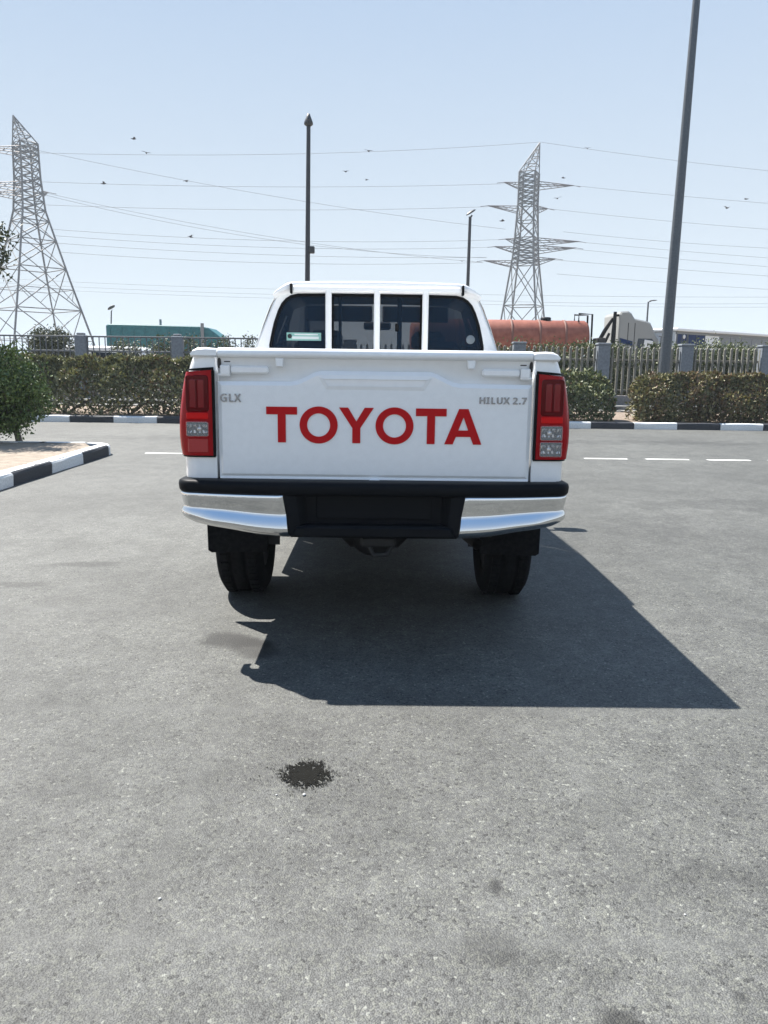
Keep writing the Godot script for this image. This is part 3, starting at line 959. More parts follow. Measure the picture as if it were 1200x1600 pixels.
func build_far_vehicles() -> void:
	var st: SurfaceTool
	# tanker lorry, facing +x
	var t := thing("tanker_truck", "lorry with rusty red cylindrical tank and grey sleeper cab behind the fence", "tanker truck", V(7.0, -0.03, -33.0))
	st = mb()
	var prof := [[0.001, -5.6], [0.45, -5.58], [0.72, -5.5], [0.80, -5.38], [0.80, 2.28], [0.72, 2.40], [0.45, 2.48], [0.001, 2.5]]
	lathe(st, V(0, 2.78, 0), Vector3.RIGHT, prof, 36)
	put(st, "tank", M.tank, t)
	for x in [-4.6, -3.4, -2.2, -1.05, 0.2, 1.35]:
		st = mb()
		lathe(st, V(x, 2.78, 0), Vector3.RIGHT, [[0.79, -0.05], [0.83, -0.04], [0.83, 0.04], [0.79, 0.05]], 36)
		put(st, "rib", M.tank_rib, t)
	st = mb()
	lathe(st, V(0.55, 3.58, 0), Vector3.UP, [[0.24, -0.05], [0.24, 0.1], [0.2, 0.13], [0.001, 0.14]], 16)
	put(st, "manhole", M.gasket, t)
	st = mb()
	for zz in [-0.4, 0.4]:
		tube(st, [V(1.95, 3.5, zz), V(1.95, 3.86, zz), V(2.55, 3.84, zz), V(2.58, 1.2, zz)], [0.045], 6)
	put(st, "ladder_frame", M.gasket, t)
	st = mb()
	box(st, V(-0.4, 1.55, 0), V(10.4, 0.28, 1.0), 0.02)
	box(st, V(-0.6, 1.85, 0), V(9.6, 0.3, 0.7), 0.02)
	put(st, "chassis", M.under, t)
	var cab := mb()
	var out := [Vector2(3.55, 0.75), Vector2(5.42, 0.75), Vector2(5.46, 1.7), Vector2(5.34, 2.72), Vector2(5.14, 3.06), Vector2(4.92, 3.46), Vector2(4.76, 3.53), Vector2(4.22, 3.63), Vector2(4.06, 3.86), Vector2(3.92, 3.95), Vector2(3.62, 3.93), Vector2(3.55, 3.80)]
	plate(cab, out, -1.2, 1.2, 0.06)
	put(cab, "cab", M.cab_grey, t)
	st = mb()
	plate(st, [Vector2(4.30, 2.05), Vector2(5.20, 2.05), Vector2(5.16, 2.62), Vector2(5.02, 2.78), Vector2(4.42, 2.78)], 1.19, 1.215, 0.01)
	put(st, "side_window", M.dark_glass, t)
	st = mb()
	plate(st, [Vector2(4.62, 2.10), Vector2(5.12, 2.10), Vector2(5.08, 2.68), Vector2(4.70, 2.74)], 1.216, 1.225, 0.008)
	put(st, "window_glint", M.cabin_white, t)  # white plate painted in as a glint of light on the side glass
	st = mb()
	plate(st, [Vector2(3.60, 2.58), Vector2(4.20, 2.45), Vector2(4.17, 2.66), Vector2(3.60, 2.80)], 1.19, 1.215, 0.01)
	put(st, "stripe", M.navy, t)
	st = mb()
	face(st, [V(5.345, 2.74, -1.05), V(5.345, 2.74, 1.05), V(4.955, 3.42, 0.95), V(4.955, 3.42, -0.95)], V(1, 0.4, 0))
	put(st, "windscreen", M.dark_glass, t)
	st = mb()
	for x in [4.24, 3.95]:
		box(st, V(x, 2.3, 1.205), V(0.025, 2.3, 0.02), 0.004)
	put(st, "door_seam", M.under, t)
	st = mb()
	tube(st, [V(3.36, 1.3, 1.05), V(3.36, 3.0, 1.05), V(3.38, 3.92, 1.05)], [0.10, 0.10, 0.07], 10)
	tube(st, [V(2.75, 2.6, 0.9), V(3.0, 3.1, 0.9), V(3.32, 3.65, 1.0)], [0.09, 0.10, 0.07], 6)
	tube(st, [V(2.95, 2.4, 0.95), V(3.2, 3.0, 0.95)], [0.06], 6)
	tube(st, [V(3.36, 3.76, 1.05), V(3.72, 3.78, 1.1)], [0.05], 8)
	put(st, "exhaust_stack", M.gasket, t)
	st = mb()
	box(st, V(2.86, 2.55, 0.6), V(0.34, 0.5, 0.9), 0.03)
	put(st, "air_filter", M.under, t)
	st = mb()
	box(st, V(5.42, 2.65, 1.38), V(0.1, 0.5, 0.2), 0.03)
	tube(st, [V(5.35, 2.9, 1.15), V(5.42, 2.85, 1.38)], [0.02], 6)
	put(st, "mirror", M.gasket, t)
	var wm := wheel_mesh(0.52, 0.3)
	for x in [-4.6, -3.3, -2.0, 2.4, 4.7]:
		for s in [-1.0, 1.0]: wheel(t, wm, V(x, 0.52, s * 1.0), s)
	for w in t.get_children():
		if String(w.name).begins_with("wheel"): w.rotation.y += -PI / 2
	# portable cabin at the right
	t = thing("portable_cabin", "long white cabin with dark blue glazed end behind the fence", "cabin", V(13.5, -0.03, -33.0), 0.615)
	var len_ := 10.0
	st = mb()
	box(st, V(len_ * 0.5, 1.75, -1.25), V(len_, 2.85, 2.5), 0.03)
	put(st, "wall", M.cabin_white, t)
	st = mb()
	box(st, V(len_ * 0.5, 3.25, -1.22), V(len_ + 0.16, 0.14, 2.75), 0.03)
	put(st, "roof", M.cabin_white, t)
	st = mb()
	box(st, V(len_ * 0.5, 3.12, 0.0), V(len_ - 0.02, 0.12, 0.08), 0.01)
	put(st, "eaves_trim", M.cabin_grey, t)
	for w in [[0.08, 0.82], [0.92, 2.25]]:
		st = mb()
		box(st, V((w[0] + w[1]) * 0.5, 2.35, 0.012), V(w[1] - w[0], 1.42, 0.04), 0.008)
		var win := put(st, "window", M.navy, t)
		st = mb()
		for f in [0.0, 0.5, 1.0]:
			box(st, V(lerpf(w[0], w[1], f), 2.35, 0.03), V(0.04, 1.44, 0.04), 0.005)
		put(st, "frame", M.rail, win)
	st = mb()
	lathe(st, V(0.62, 2.42, 0.04), V(0, 0, 1), [[0.10, 0.0], [0.16, 0.004], [0.16, 0.008], [0.10, 0.01]], 20)
	lathe(st, V(0.60, 2.95, 0.04), V(0, 0, 1), [[0.001, 0.008], [0.10, 0.008], [0.10, 0.0]], 12)
	put(st, "emblem", M.cabin_white, t)
	for k in 7:
		st = mb()
		box(st, V(3.95 + k * 0.95, 2.2, 0.012), V(0.91, 1.7, 0.035), 0.008)
		put(st, "wall_panel", M.cabin_grey, t)
	for k in 4:
		st = mb()
		box(st, V(0.6 + k * 2.9, 0.17, -1.25), V(0.4, 0.36, 2.3), 0.02)
		put(st, "foot_block", M.plinth, t)
	# teal trailer on the left
	t = thing("covered_trailer", "teal covered trailer with sloping front end beyond the railing", "trailer", V(-12.6, -0.03, -45.0))
	st = mb()
	plate(st, [Vector2(-3.35, 1.1), Vector2(3.45, 1.1), Vector2(3.42, 2.95), Vector2(3.0, 3.28), Vector2(2.6, 3.56), Vector2(2.2, 3.64), Vector2(-2.4, 3.70), Vector2(-3.2, 3.70), Vector2(-3.35, 3.62)], -1.25, 1.25, 0.05)
	put(st, "cover", M.teal, t)
	for k in 9:
		st = mb()
		box(st, V(-3.1 + k * 0.68, 2.35, 1.26), V(0.07, 2.3, 0.05), 0.01)
		put(st, "rib", M.teal, t)
	st = mb()
	box(st, V(0, 0.95, 0), V(7.0, 0.25, 1.6), 0.02)
	put(st, "chassis", M.under, t)
	st = mb()
	tube(st, [V(2.3, 1.0, 1.35), V(2.3, 3.80, 1.35)], [0.10], 8)
	put(st, "stanchion", M.cabin_grey, t)
	st = mb()
	tube(st, [V(-0.4, 3.6, 0.3), V(-0.4, 4.05, 0.3)], [0.07], 8)
	put(st, "vent_pipe", M.cabin_grey, t)
	wm = wheel_mesh(0.5, 0.3)
	for x in [-2.4, -1.2, 2.6]:
		for s in [-1.0, 1.0]: wheel(t, wm, V(x, 0.5, s * 1.05), s)
	for w in t.get_children():
		if String(w.name).begins_with("wheel"): w.rotation.y += -PI / 2
	# white van on the left
	t = thing("parked_van", "white van with dark window band parked beyond the railing", "van", V(-11.0, -0.03, -30.0))
	st = mb()
	plate(st, [Vector2(-2.2, 0.4), Vector2(2.2, 0.4), Vector2(2.25, 0.95), Vector2(1.95, 1.25), Vector2(1.35, 2.0), Vector2(1.15, 2.08), Vector2(-2.1, 2.1), Vector2(-2.22, 1.95)], -0.88, 0.88, 0.07)
	put(st, "body", M.cabin_white, t)
	for w in [[-1.95, -0.75], [-0.65, 0.35], [0.45, 1.25]]:
		st = mb()
		plate(st, [Vector2(w[0], 1.30), Vector2(w[1] + (0.35 if w[0] > 0.4 else 0.0), 1.30), Vector2(w[1], 1.82), Vector2(w[0], 1.85)], 0.87, 0.892, 0.01)
		put(st, "window", M.dark_glass, t)
	st = mb()
	face(st, [V(1.955, 1.27, -0.75), V(1.955, 1.27, 0.75), V(1.40, 1.96, 0.68), V(1.40, 1.96, -0.68)], V(1, 0.8, 0))
	put(st, "windscreen", M.dark_glass, t)
	st = mb()
	box(st, V(0, 0.62, 0.885), V(4.2, 0.1, 0.03), 0.01)
	put(st, "side_moulding", M.gasket, t)
	wm = wheel_mesh(0.34, 0.2)
	for x in [-1.45, 1.4]:
		for s in [-1.0, 1.0]: wheel(t, wm, V(x, 0.36, s * 0.8), s)
	for w in t.get_children():
		if String(w.name).begins_with("wheel"): w.rotation.y += -PI / 2

# ------------------------------------------------------------------ the pickup
# half-width of the body side at a height
const SIDE := [[1.40, 0.790], [1.37, 0.808], [1.34, 0.824], [1.30, 0.838], [1.22, 0.857], [1.10, 0.874], [1.00, 0.879], [0.93, 0.873], [0.88, 0.866], [0.80, 0.868], [0.70, 0.862], [0.55, 0.842], [0.42, 0.82]]
const GREEN := [[1.26, 0.835], [1.30, 0.822], [1.40, 0.795], [1.50, 0.762], [1.60, 0.725], [1.70, 0.686], [1.755, 0.655], [1.81, 0.597], [1.835, 0.55]]

# body side between two z, its lower edge lifted over a wheel
func side_panel(parent: Node3D, called: String, s: float, z0: float, z1: float, y0: float, y1: float, arch_z: float, arch_r: float, axle: float, m: Material) -> void:
	var st := mb()
	var n := maxi(2, int(absf(z1 - z0) / 0.03))
	var rows := []
	var inner := []
	var lip := []
	for i in n + 1:
		var z := lerpf(z0, z1, float(i) / n)
		var yb := y0
		var d := z - arch_z
		if arch_r > 0.0 and absf(d) < arch_r:
			yb = maxf(yb, axle + sqrt(arch_r * arch_r - d * d))
		var row := []
		for k in 19:
			var y := lerpf(y1, yb, k / 18.0)
			var flare := 0.0
			if arch_r > 0.0:
				var rr := Vector2(d, y - axle).length()
				flare = 0.014 * smoothstep(arch_r + 0.10, arch_r + 0.02, rr)
			row.append(V(s * (lookup_smooth(SIDE, y) + flare), y, z))
		rows.append(row)
		var bt: Vector3 = row[18]
		lip.append([bt, V(bt.x - s * 0.05, bt.y + 0.004, z)])
	grid(st, rows, s < 0)
	grid(st, lip, s < 0, false, 2)
	put(st, called, m, parent)

func corner_rows(s: float, y0: float, y1: float, xin: float, off: float, n: int, zb: float, slope := 0.0) -> Array:
	var rows := []
	for i in n + 1:
		var f := float(i) / n
		var row := []
		var yc := lerpf(y1, y0, f)
		var X := lookup_smooth(SIDE, yc) + off
		for p in [[xin, 0.0], [xin + 0.03, 0.0], [X - 0.075, 0.0], [X - 0.045, -0.004], [X - 0.022, -0.016], [X - 0.007, -0.038], [X, -0.07], [X, zb]]:
			var drop: float = slope * clampf((p[0] - xin) / 0.15, 0.0, 1.0) * (1.0 - f)
			row.append(V(s * p[0], yc - drop, p[1] + off))
		rows.append(row)
	return rows

func letter(parent: Node3D, p: Array, hole: Array = []) -> void:
	var st := mb()
	plate(st, p, 0.0015, 0.0045, 0.0008, hole)
	put(st, "letter", M.sticker_red, parent)

func ellipse(cx: float, cy: float, rx: float, ry: float, n := 40) -> Array:
	var out := []
	for k in n:
		out.append(Vector2(cx + cos(TAU * k / n) * rx, cy + sin(TAU * k / n) * ry))
	return out

func badge(parent: Node3D, text: String, at: Vector3, h: float, width: float) -> void:
	var f := SystemFont.new()
	f.font_names = PackedStringArray(["Droid Sans"])
	f.font_weight = 700
	var tm := TextMesh.new()
	tm.text = text
	tm.font = f
	tm.font_size = 32
	tm.pixel_size = 0.001
	tm.depth = 0.004
	var o := put_mesh(tm, "badge", M.badge, parent)
	var bb := tm.get_aabb()
	if bb.size.x > 0.0:
		o.scale = V(width / bb.size.x, h / bb.size.y, 1.0)
	o.position = at

func tail_lamp(t: Node3D, s: float) -> void:
	var st := mb()
	grid(st, corner_rows(s, 0.905, 1.285, 0.722, 0.012, 14, -0.30, 0.012), s < 0)
	var o := put(st, "tail_lamp", M.lens_red, t)
	var lab := "red tail lamp with two clear blocks" if s > 0 else "red tail lamp with one clear block over a red lower lens"
	o.set_meta("label", lab)
	# upper and lower black edges of the lamp
	st = mb()
	for e in [[1.281, 1.298], [0.897, 0.909]]:
		grid(st, corner_rows(s, e[0], e[1], 0.716, 0.008, 1, -0.30, 0.012 if e[0] > 1.0 else 0.0), s < 0)
	box(st, V(s * 0.720, 1.092, 0.006), V(0.012, 0.385, 0.02), 0.003)
	put(st, "lamp_gasket", M.gasket, o)
	st = mb()
	plate(st, round_rect(0.740, 1.100, 0.842, 1.262, 0.014), 0.010, 0.0155, 0.003, [], Transform3D(Basis.from_scale(V(s, 1, 1)), Vector3.ZERO))
	put(st, "stop_lens", M.lens_dark, o)
	for k in 2:
		st = mb()
		plate(st, round_rect(0.760 + k * 0.037, 1.118, 0.789 + k * 0.037, 1.243, 0.006), 0.0145, 0.018, 0.003, [], Transform3D(Basis.from_scale(V(s, 1, 1)), Vector3.ZERO))
		put(st, "lens_cell", M.lens_cell, o)
	st = mb()
	plate(st, round_rect(0.744, 1.068, 0.842, 1.096, 0.006), 0.010, 0.0165, 0.003, [], Transform3D(Basis.from_scale(V(s, 1, 1)), Vector3.ZERO))
	put(st, "red_band", M.lens_bright, o)
	var blocks := [[0.992, 1.056]]
	if s > 0: blocks.append([0.918, 0.984])
	else:
		st = mb()
		plate(st, round_rect(0.748, 0.918, 0.838, 0.982, 0.006), 0.010, 0.0165, 0.003, [], Transform3D(Basis.from_scale(V(s, 1, 1)), Vector3.ZERO))
		put(st, "fog_lens", M.fog_lens, o)
	for b in blocks:
		st = mb()
		plate(st, round_rect(0.744, b[0], 0.842, b[1], 0.008), 0.010, 0.0145, 0.002, [], Transform3D(Basis.from_scale(V(s, 1, 1)), Vector3.ZERO))
		var cell := put(st, "clear_block", M.gasket, o)
		st = mb()
		# reflector strips of uneven width and tilt round the bulb
		var rowsn := [[0.010, 0.026], [0.032, 0.050]]
		for rr in 2:
			for q in [[0.753, 0.008, -0.5], [0.764, 0.012, 0.35], [0.783, 0.009, 0.05], [0.803, 0.015, 0.55], [0.823, 0.011, -0.35], [0.834, 0.005, 0.2]]:
				var tilt: float = q[2] * (1.0 if rr == 0 else -0.8)
				var bb := Basis(Vector3.UP, tilt) * Basis(Vector3.RIGHT, -0.35 + 0.75 * rr + q[2] * 0.3)
				box(st, V(s * q[0], b[0] + (rowsn[rr][0] + rowsn[rr][1]) * 0.5 + 0.003, 0.0135), V(q[1], rowsn[rr][1] - rowsn[rr][0], 0.004), 0.0015, bb)
		lathe(st, V(s * 0.785, (b[0] + b[1]) * 0.5, 0.013), V(0, 0, 1), [[0.012, 0.0], [0.010, 0.004], [0.004, 0.0065], [0.0005, 0.007]], 14)
		put(st, "facet", M.reflector, cell)
		st = mb()
		plate(st, round_rect(0.742, b[0] - 0.002, 0.844, b[1] + 0.002, 0.009), 0.010, 0.0195, 0.001, round_rect(0.7455, b[0] + 0.0015, 0.8405, b[1] - 0.0015, 0.007), Transform3D(Basis.from_scale(V(s, 1, 1)), Vector3.ZERO))
		put(st, "block_rim", M.fog_lens, cell)
		st = mb()
		plate(st, round_rect(0.743, b[0] - 0.001, 0.843, b[1] + 0.001, 0.008), 0.0185, 0.0215, 0.002, [], Transform3D(Basis.from_scale(V(s, 1, 1)), Vector3.ZERO))
		put(st, "clear_lens", M.lens_clear, cell)

func build_truck() -> void:
	var t := thing("pickup_truck", "white double-cab pickup truck with large red lettering on its tailgate", "pickup truck", V(-0.012, 0, 0))
	var st: SurfaceTool
	var AX := -1.0
	var R := 0.372
	# ---- bed
	for s in [-1.0, 1.0]:
		side_panel(t, "bed_side", s, -0.115, -1.555, 0.715, 1.345, AX, 0.46, R, M.paint)
		st = mb()
		# rear corner post above and below the lamp
		grid(st, corner_rows(s, 1.27, 1.345, 0.712, 0.0, 4, -0.12), s < 0)
		grid(st, corner_rows(s, 0.775, 0.925, 0.712, 0.0, 6, -0.12), s < 0)
		grid(st, corner_rows(s, 0.90, 1.30, 0.712, -0.002, 6, -0.12), s < 0)
		face(st, [V(s * 0.712, 0.775, 0), V(s * 0.712, 1.345, 0), V(s * 0.712, 1.345, -0.1), V(s * 0.712, 0.775, -0.1)], V(-s, 0, 0))
		put(st, "corner_post", M.paint, t)
		# rail cap along the side
		st = mb()
		var rows := []
		for z in [0.014, 0.008, -0.03, -0.8, -1.555]:
			var row := []
			var k := 1.0 if z < 0.012 else 0.0
			for p in [[0.70, 1.345], [0.70, 1.372], [0.708, 1.380], [0.75, 1.383], [0.785, 1.380], [0.806, 1.370], [0.818, 1.352], [0.815, 1.342], [0.70, 1.341]]:
				row.append(V(s * p[0], lerpf(1.36, p[1], 0.6 + 0.4 * k), z))
			rows.append(row)
		grid(st, rows, s > 0, true)
		face(st, rows[0], V(0, 0, 1))
		put(st, "bed_rail", M.paint, t)
		# inner wall
		st = mb()
		box(st, V(s * 0.715, 1.09, -0.82), V(0.02, 0.50, 1.40), 0.004)
		put(st, "inner_wall", M.inner, t)
		# wheel-arch liner
		st = mb()
		var lr := []
		for i in 17:
			var a := PI * i / 16.0
			lr.append([V(s * 0.855, R + sin(a) * 0.455, AX + cos(a) * 0.455), V(s * 0.50, R + sin(a) * 0.455, AX + cos(a) * 0.455)])
		grid(st, lr, s < 0)
		put(st, "arch_liner", M.under, t)
		tail_lamp(t, s)
	st = mb()
	box(st, V(0, 0.845, -0.8), V(1.42, 0.04, 1.50), 0.004)
	put(st, "bed_floor", M.inner, t)
	st = mb()
	box(st, V(0, 1.10, -1.535), V(1.44, 0.52, 0.035), 0.006)
	put(st, "bed_bulkhead", M.inner, t)
	# ---- tailgate
	var tg := Node3D.new()
	tg.name = "tailgate"
	t.add_child(tg)
	st = mb()
	box(st, V(0, 1.04, -0.070), V(1.412, 0.48, 0.05), 0.006)
	var cove := []
	for q in [[1.342, -0.008], [1.325, -0.016], [1.29, -0.034], [1.25, -0.045], [1.22, -0.048]]:
		cove.append([V(-0.706, q[0], q[1]), V(0.0, q[0], q[1]), V(0.706, q[0], q[1])])
	grid(st, cove)
	put(st, "inner_panel", M.paint, tg)
	st = mb()
	var main := [Vector2(-0.703, 0.806), Vector2(0.703, 0.806), Vector2(0.703, 1.236), Vector2(0.375, 1.238), Vector2(0.345, 1.244), Vector2(0.272, 1.280), Vector2(0.245, 1.287), Vector2(-0.245, 1.287), Vector2(-0.272, 1.280), Vector2(-0.345, 1.244), Vector2(-0.375, 1.238), Vector2(-0.703, 1.236)]
	plate(st, main, -0.045, 0.0, 0.018, [], Transform3D.IDENTITY, 0.011)
	put(st, "outer_panel", M.paint, tg)
	# raised field under the centre of the upper edge
	st = mb()
	plate(st, [Vector2(-0.22, 1.205), Vector2(0.22, 1.205), Vector2(0.255, 1.262), Vector2(0.235, 1.268), Vector2(-0.235, 1.268), Vector2(-0.255, 1.262)], -0.002, 0.004, 0.016, [], Transform3D.IDENTITY, 0.004)
	put(st, "crease_field", M.paint, tg)
	# rolled lower edge
	st = mb()
	tube(st, [V(-0.70, 0.802, -0.012), V(0.70, 0.802, -0.012)], [0.011], 10)
	put(st, "lower_edge", M.paint, tg)
	# top cap
	st = mb()
	var rows := []
	for x in [-0.697, -0.35, 0.0, 0.35, 0.697]:
		var row := []
		for p in [[1.338, -0.075], [1.372, -0.075], [1.382, -0.066], [1.384, -0.02], [1.381, 0.0], [1.372, 0.012], [1.356, 0.015], [1.346, 0.011], [1.340, 0.0], [1.338, -0.03]]:
			row.append(V(x, p[0], p[1]))
		rows.append(row)
	grid(st, rows, true, true)
	face(st, rows[0], V(-1, 0, 0))
	face(st, rows[4], V(1, 0, 0))
	put(st, "top_cap", M.paint, tg)
	for s in [-1.0, 1.0]:
		st = mb()
		plate(st, [Vector2(s * 0.425 - 0.019, 1.341), Vector2(s * 0.425 + 0.019, 1.341), Vector2(s * 0.425 + 0.015, 1.302), Vector2(s * 0.425 - 0.015, 1.302)], -0.03, 0.008, 0.004)
		put(st, "stop_bracket", M.paint, tg)
		# pull latch: pivot block and flat lever
		st = mb()
		box(st, V(s * 0.668, 1.286, -0.012), V(0.044, 0.044, 0.03), 0.005)
		box(st, V(s * 0.673, 1.264, -0.014), V(0.055, 0.012, 0.03), 0.004)
		put(st, "latch", M.paint, tg)
		st = mb()
		plate(st, round_rect(-0.085, -0.017, 0.085, 0.017, 0.012), -0.04, 0.004, 0.007, [], Transform3D(Basis.IDENTITY, V(s * 0.56, 1.287, -0.006)))
		put(st, "latch_lever", M.paint, tg)
		st = mb()
		box(st, V(s * 0.694, 1.318, -0.016), V(0.014, 0.05, 0.012), 0.003)
		box(st, V(s * 0.66, 1.327, -0.02), V(0.03, 0.014, 0.008), 0.002)
		put(st, "hook", M.steel, tg)
	st = mb()
	box(st, V(0.0, 0.800, 0.004), V(0.05, 0.016, 0.018), 0.005)
	put(st, "lower_catch", M.paint, tg)
	# lettering: T O Y O T A
	var y1 := 1.127
	var y0 := 0.968
	var w := 0.034
	for cx in [-0.418, 0.252]:
		letter(tg, [Vector2(cx - 0.069, y1), Vector2(cx - 0.069, y1 - w), Vector2(cx - 0.018, y1 - w), Vector2(cx - 0.018, y0), Vector2(cx + 0.018, y0), Vector2(cx + 0.018, y1 - w), Vector2(cx + 0.069, y1 - w), Vector2(cx + 0.069, y1)])
	for cx in [-0.2525, 0.088]:
		letter(tg, ellipse(cx, (y0 + y1) * 0.5, 0.0855, 0.083), ellipse(cx, (y0 + y1) * 0.5, 0.0855 - w, 0.083 - w + 0.003))
	var cy := -0.0835
	letter(tg, [Vector2(cy - 0.078, y1), Vector2(cy - 0.018, y0 + 0.068), Vector2(cy - 0.018, y0), Vector2(cy + 0.018, y0), Vector2(cy + 0.018, y0 + 0.068), Vector2(cy + 0.078, y1), Vector2(cy + 0.037, y1), Vector2(cy, y0 + 0.098), Vector2(cy - 0.037, y1)])
	var ca := 0.3975
	# A as an outline with its counter: matching point counts, outer then inner
	letter(tg, [Vector2(ca - 0.084, y0), Vector2(ca - 0.046, y0), Vector2(ca - 0.033, y0 + 0.034), Vector2(ca + 0.033, y0 + 0.034), Vector2(ca + 0.046, y0), Vector2(ca + 0.084, y0), Vector2(ca + 0.021, y1), Vector2(ca - 0.021, y1)],
		[Vector2(ca - 0.022, y0 + 0.063), Vector2(ca - 0.021, y0 + 0.063), Vector2(ca - 0.020, y0 + 0.063), Vector2(ca + 0.020, y0 + 0.063), Vector2(ca + 0.021, y0 + 0.063), Vector2(ca + 0.022, y0 + 0.063), Vector2(ca + 0.001, y0 + 0.120), Vector2(ca - 0.001, y0 + 0.120)])
	badge(tg, "GLX", V(-0.646, 1.163, 0.002), 0.036, 0.094)
	badge(tg, "HILUX 2.7", V(0.571, 1.165, 0.002), 0.030, 0.212)
	# ---- bumper
	var bp := Node3D.new()
	bp.name = "rear_bumper"
	t.add_child(bp)
	var plan := []   # [x, z, nx, nz] along the right half
	for k in 15:
		var x := lerpf(0.375, 0.808, k / 14.0)
		plan.append([x, 0.118 - 0.05 * pow((x - 0.375) / 0.433, 2.2), 0.18 * (x - 0.3), 1.0])
	for k in range(1, 9):
		var a := PI / 2.0 * (1.0 - k / 8.0)
		plan.append([0.808 + cos(a) * 0.072, 0.068 - 0.072 + sin(a) * 0.072, cos(a), sin(a)])
	for z in [-0.03, -0.07]:
		plan.append([0.880, z, 1.0, 0.0])
	var bottom := [[0.375, 0.553], [0.45, 0.556], [0.54, 0.566], [0.62, 0.580], [0.70, 0.590], [0.82, 0.600], [0.88, 0.612]]
	for s in [-1.0, 1.0]:
		st = mb()
		var crow := []
		for p in plan:
			var row := []
			var yb := lookup_smooth(bottom, p[0])
			if p[1] < -0.05: yb += (-0.05 - p[1]) * 0.12
			for q in [[0.0, -0.016], [0.02, -0.003], [0.06, 0.0], [0.16, -0.002], [0.28, -0.005], [0.40, -0.009], [0.46, -0.011], [0.52, -0.009], [0.56, -0.004], [0.62, 0.004], [0.70, 0.012], [0.77, 0.016], [0.83, 0.016], [0.90, 0.008], [0.96, -0.006], [1.0, -0.022]]:
				var y: float = lerpf(0.748, yb, q[0])
				var taper: float = -0.030 * smoothstep(0.45, 1.0, q[0]) * smoothstep(0.70, 0.86, p[0])
				var slant: float = 0.030 * (1.0 - q[0]) * smoothstep(0.45, 0.375, p[0])
				var o: float = q[1] + taper
				row.append(V(s * (p[0] + p[2] * o + slant), y, p[1] + p[3] * o))
			crow.append(row)
		grid(st, crow, s > 0)
		put(st, "chrome_corner", M.chrome, bp)
	# black step along the top
	st = mb()
	var srow := []
	var half := []
	for p in plan: half.append(p)
	var full := []
	for i in range(half.size() - 1, -1, -1): full.append([-half[i][0], half[i][1], -half[i][2], half[i][3]])
	for p in half: full.append(p)
	for p in full:
		var row := []
		for q in [[0.800, -0.16], [0.803, -0.05], [0.802, -0.012], [0.795, 0.004], [0.78, 0.008], [0.755, 0.005], [0.744, -0.004], [0.742, -0.03]]:
			var o: float = q[1]
			row.append(V(p[0] + p[2] * maxf(o, -0.05) * (1.0 if absf(p[0]) > 0.5 else 0.0), q[0], p[1] + p[3] * o))
		srow.append(row)
	grid(st, srow, true)
	put(st, "step_pad", M.plastic, bp)
	# recessed black middle with the empty number-plate field
	st = mb()
	var c0 := [Vector2(-0.405, 0.745), Vector2(-0.385, 0.556), Vector2(0.385, 0.556), Vector2(0.405, 0.745)]
	face(st, [V(-0.31, 0.80, 0.045), V(0.31, 0.80, 0.045), V(0.30, 0.606, 0.045), V(-0.30, 0.606, 0.045)], V(0, 0, 1))
	for s in [-1.0, 1.0]:
		face(st, [V(s * 0.31, 0.795, 0.045), V(s * 0.30, 0.606, 0.045), V(s * 0.33, 0.600, 0.10), V(s * 0.345, 0.745, 0.10)], V(-s, 0, 1))
		face(st, [V(s * 0.345, 0.745, 0.10), V(s * 0.33, 0.600, 0.10), V(s * 0.372, 0.560, 0.118), V(s * 0.402, 0.745, 0.118)], V(-s * 0.4, 0, 1))
		face(st, [V(s * 0.372, 0.560, 0.118), V(s * 0.402, 0.745, 0.118), V(s * 0.402, 0.745, 0.0), V(s * 0.372, 0.560, 0.0)], V(s, 0, 0))
	put(st, "plate_recess", M.plastic, bp)
	st = mb()
	plate(st, [Vector2(-0.372, 0.556), Vector2(0.372, 0.556), Vector2(0.345, 0.604), Vector2(0.30, 0.609), Vector2(-0.30, 0.609), Vector2(-0.345, 0.604)], 0.03, 0.125, 0.010)
	put(st, "lower_lip", M.plastic, bp)
	st = mb()
	plate(st, round_rect(-0.26, 0.63, 0.26, 0.755, 0.012), 0.045, 0.052, 0.003)
	put(st, "plate_bracket", M.plastic, bp)
	for s in [-1.0, 1.0]:
		st = mb()
		box(st, V(s * 0.10, 0.775, 0.06), V(0.07, 0.02, 0.03), 0.005)
		put(st, "plate_lamp", M.gasket, bp)
	# ---- running gear
	var wm := wheel_mesh(R, 0.25)
	for s in [-1.0, 1.0]:
		wheel(t, wm, V(s * 0.745, R, AX), s)
		wheel(t, wm, V(s * 0.745, R, AX - 3.085), s)
		st = mb()
		var fl := [Vector2(s * 0.560, 0.72), Vector2(s * 0.560, 0.355), Vector2(s * 0.572, 0.338), Vector2(s * 0.858, 0.332), Vector2(s * 0.876, 0.344), Vector2(s * 0.882, 0.72)]
		plate(st, fl, -0.528, -0.516, 0.002)
		put(st, "mud_flap", M.rubber, t)
		st = mb()
		box(st, V(s * 0.50, 0.62, -2.4), V(0.09, 0.14, 4.9), 0.01)
		put(st, "chassis_rail", M.under, t)
		st = mb()
		for k in 3:
			var zz := 0.62 - k * 0.14
			tube(st, [V(s * 0.52, 0.50 + k * 0.0, AX + zz), V(s * 0.52, 0.40 - k * 0.012, AX + zz * 0.4), V(s * 0.52, 0.385 - k * 0.014, AX), V(s * 0.52, 0.40 - k * 0.012, AX - zz * 0.4), V(s * 0.52, 0.50, AX - zz)], [0.022], 4)
		put(st, "leaf_spring", M.under, t)
	st = mb()
	tube(st, [V(-0.66, R, AX), V(-0.2, R, AX), V(-0.14, R, AX), V(0.14, R, AX), V(0.2, R, AX), V(0.66, R, AX)], [0.05, 0.05, 0.11, 0.11, 0.05, 0.05], 14)
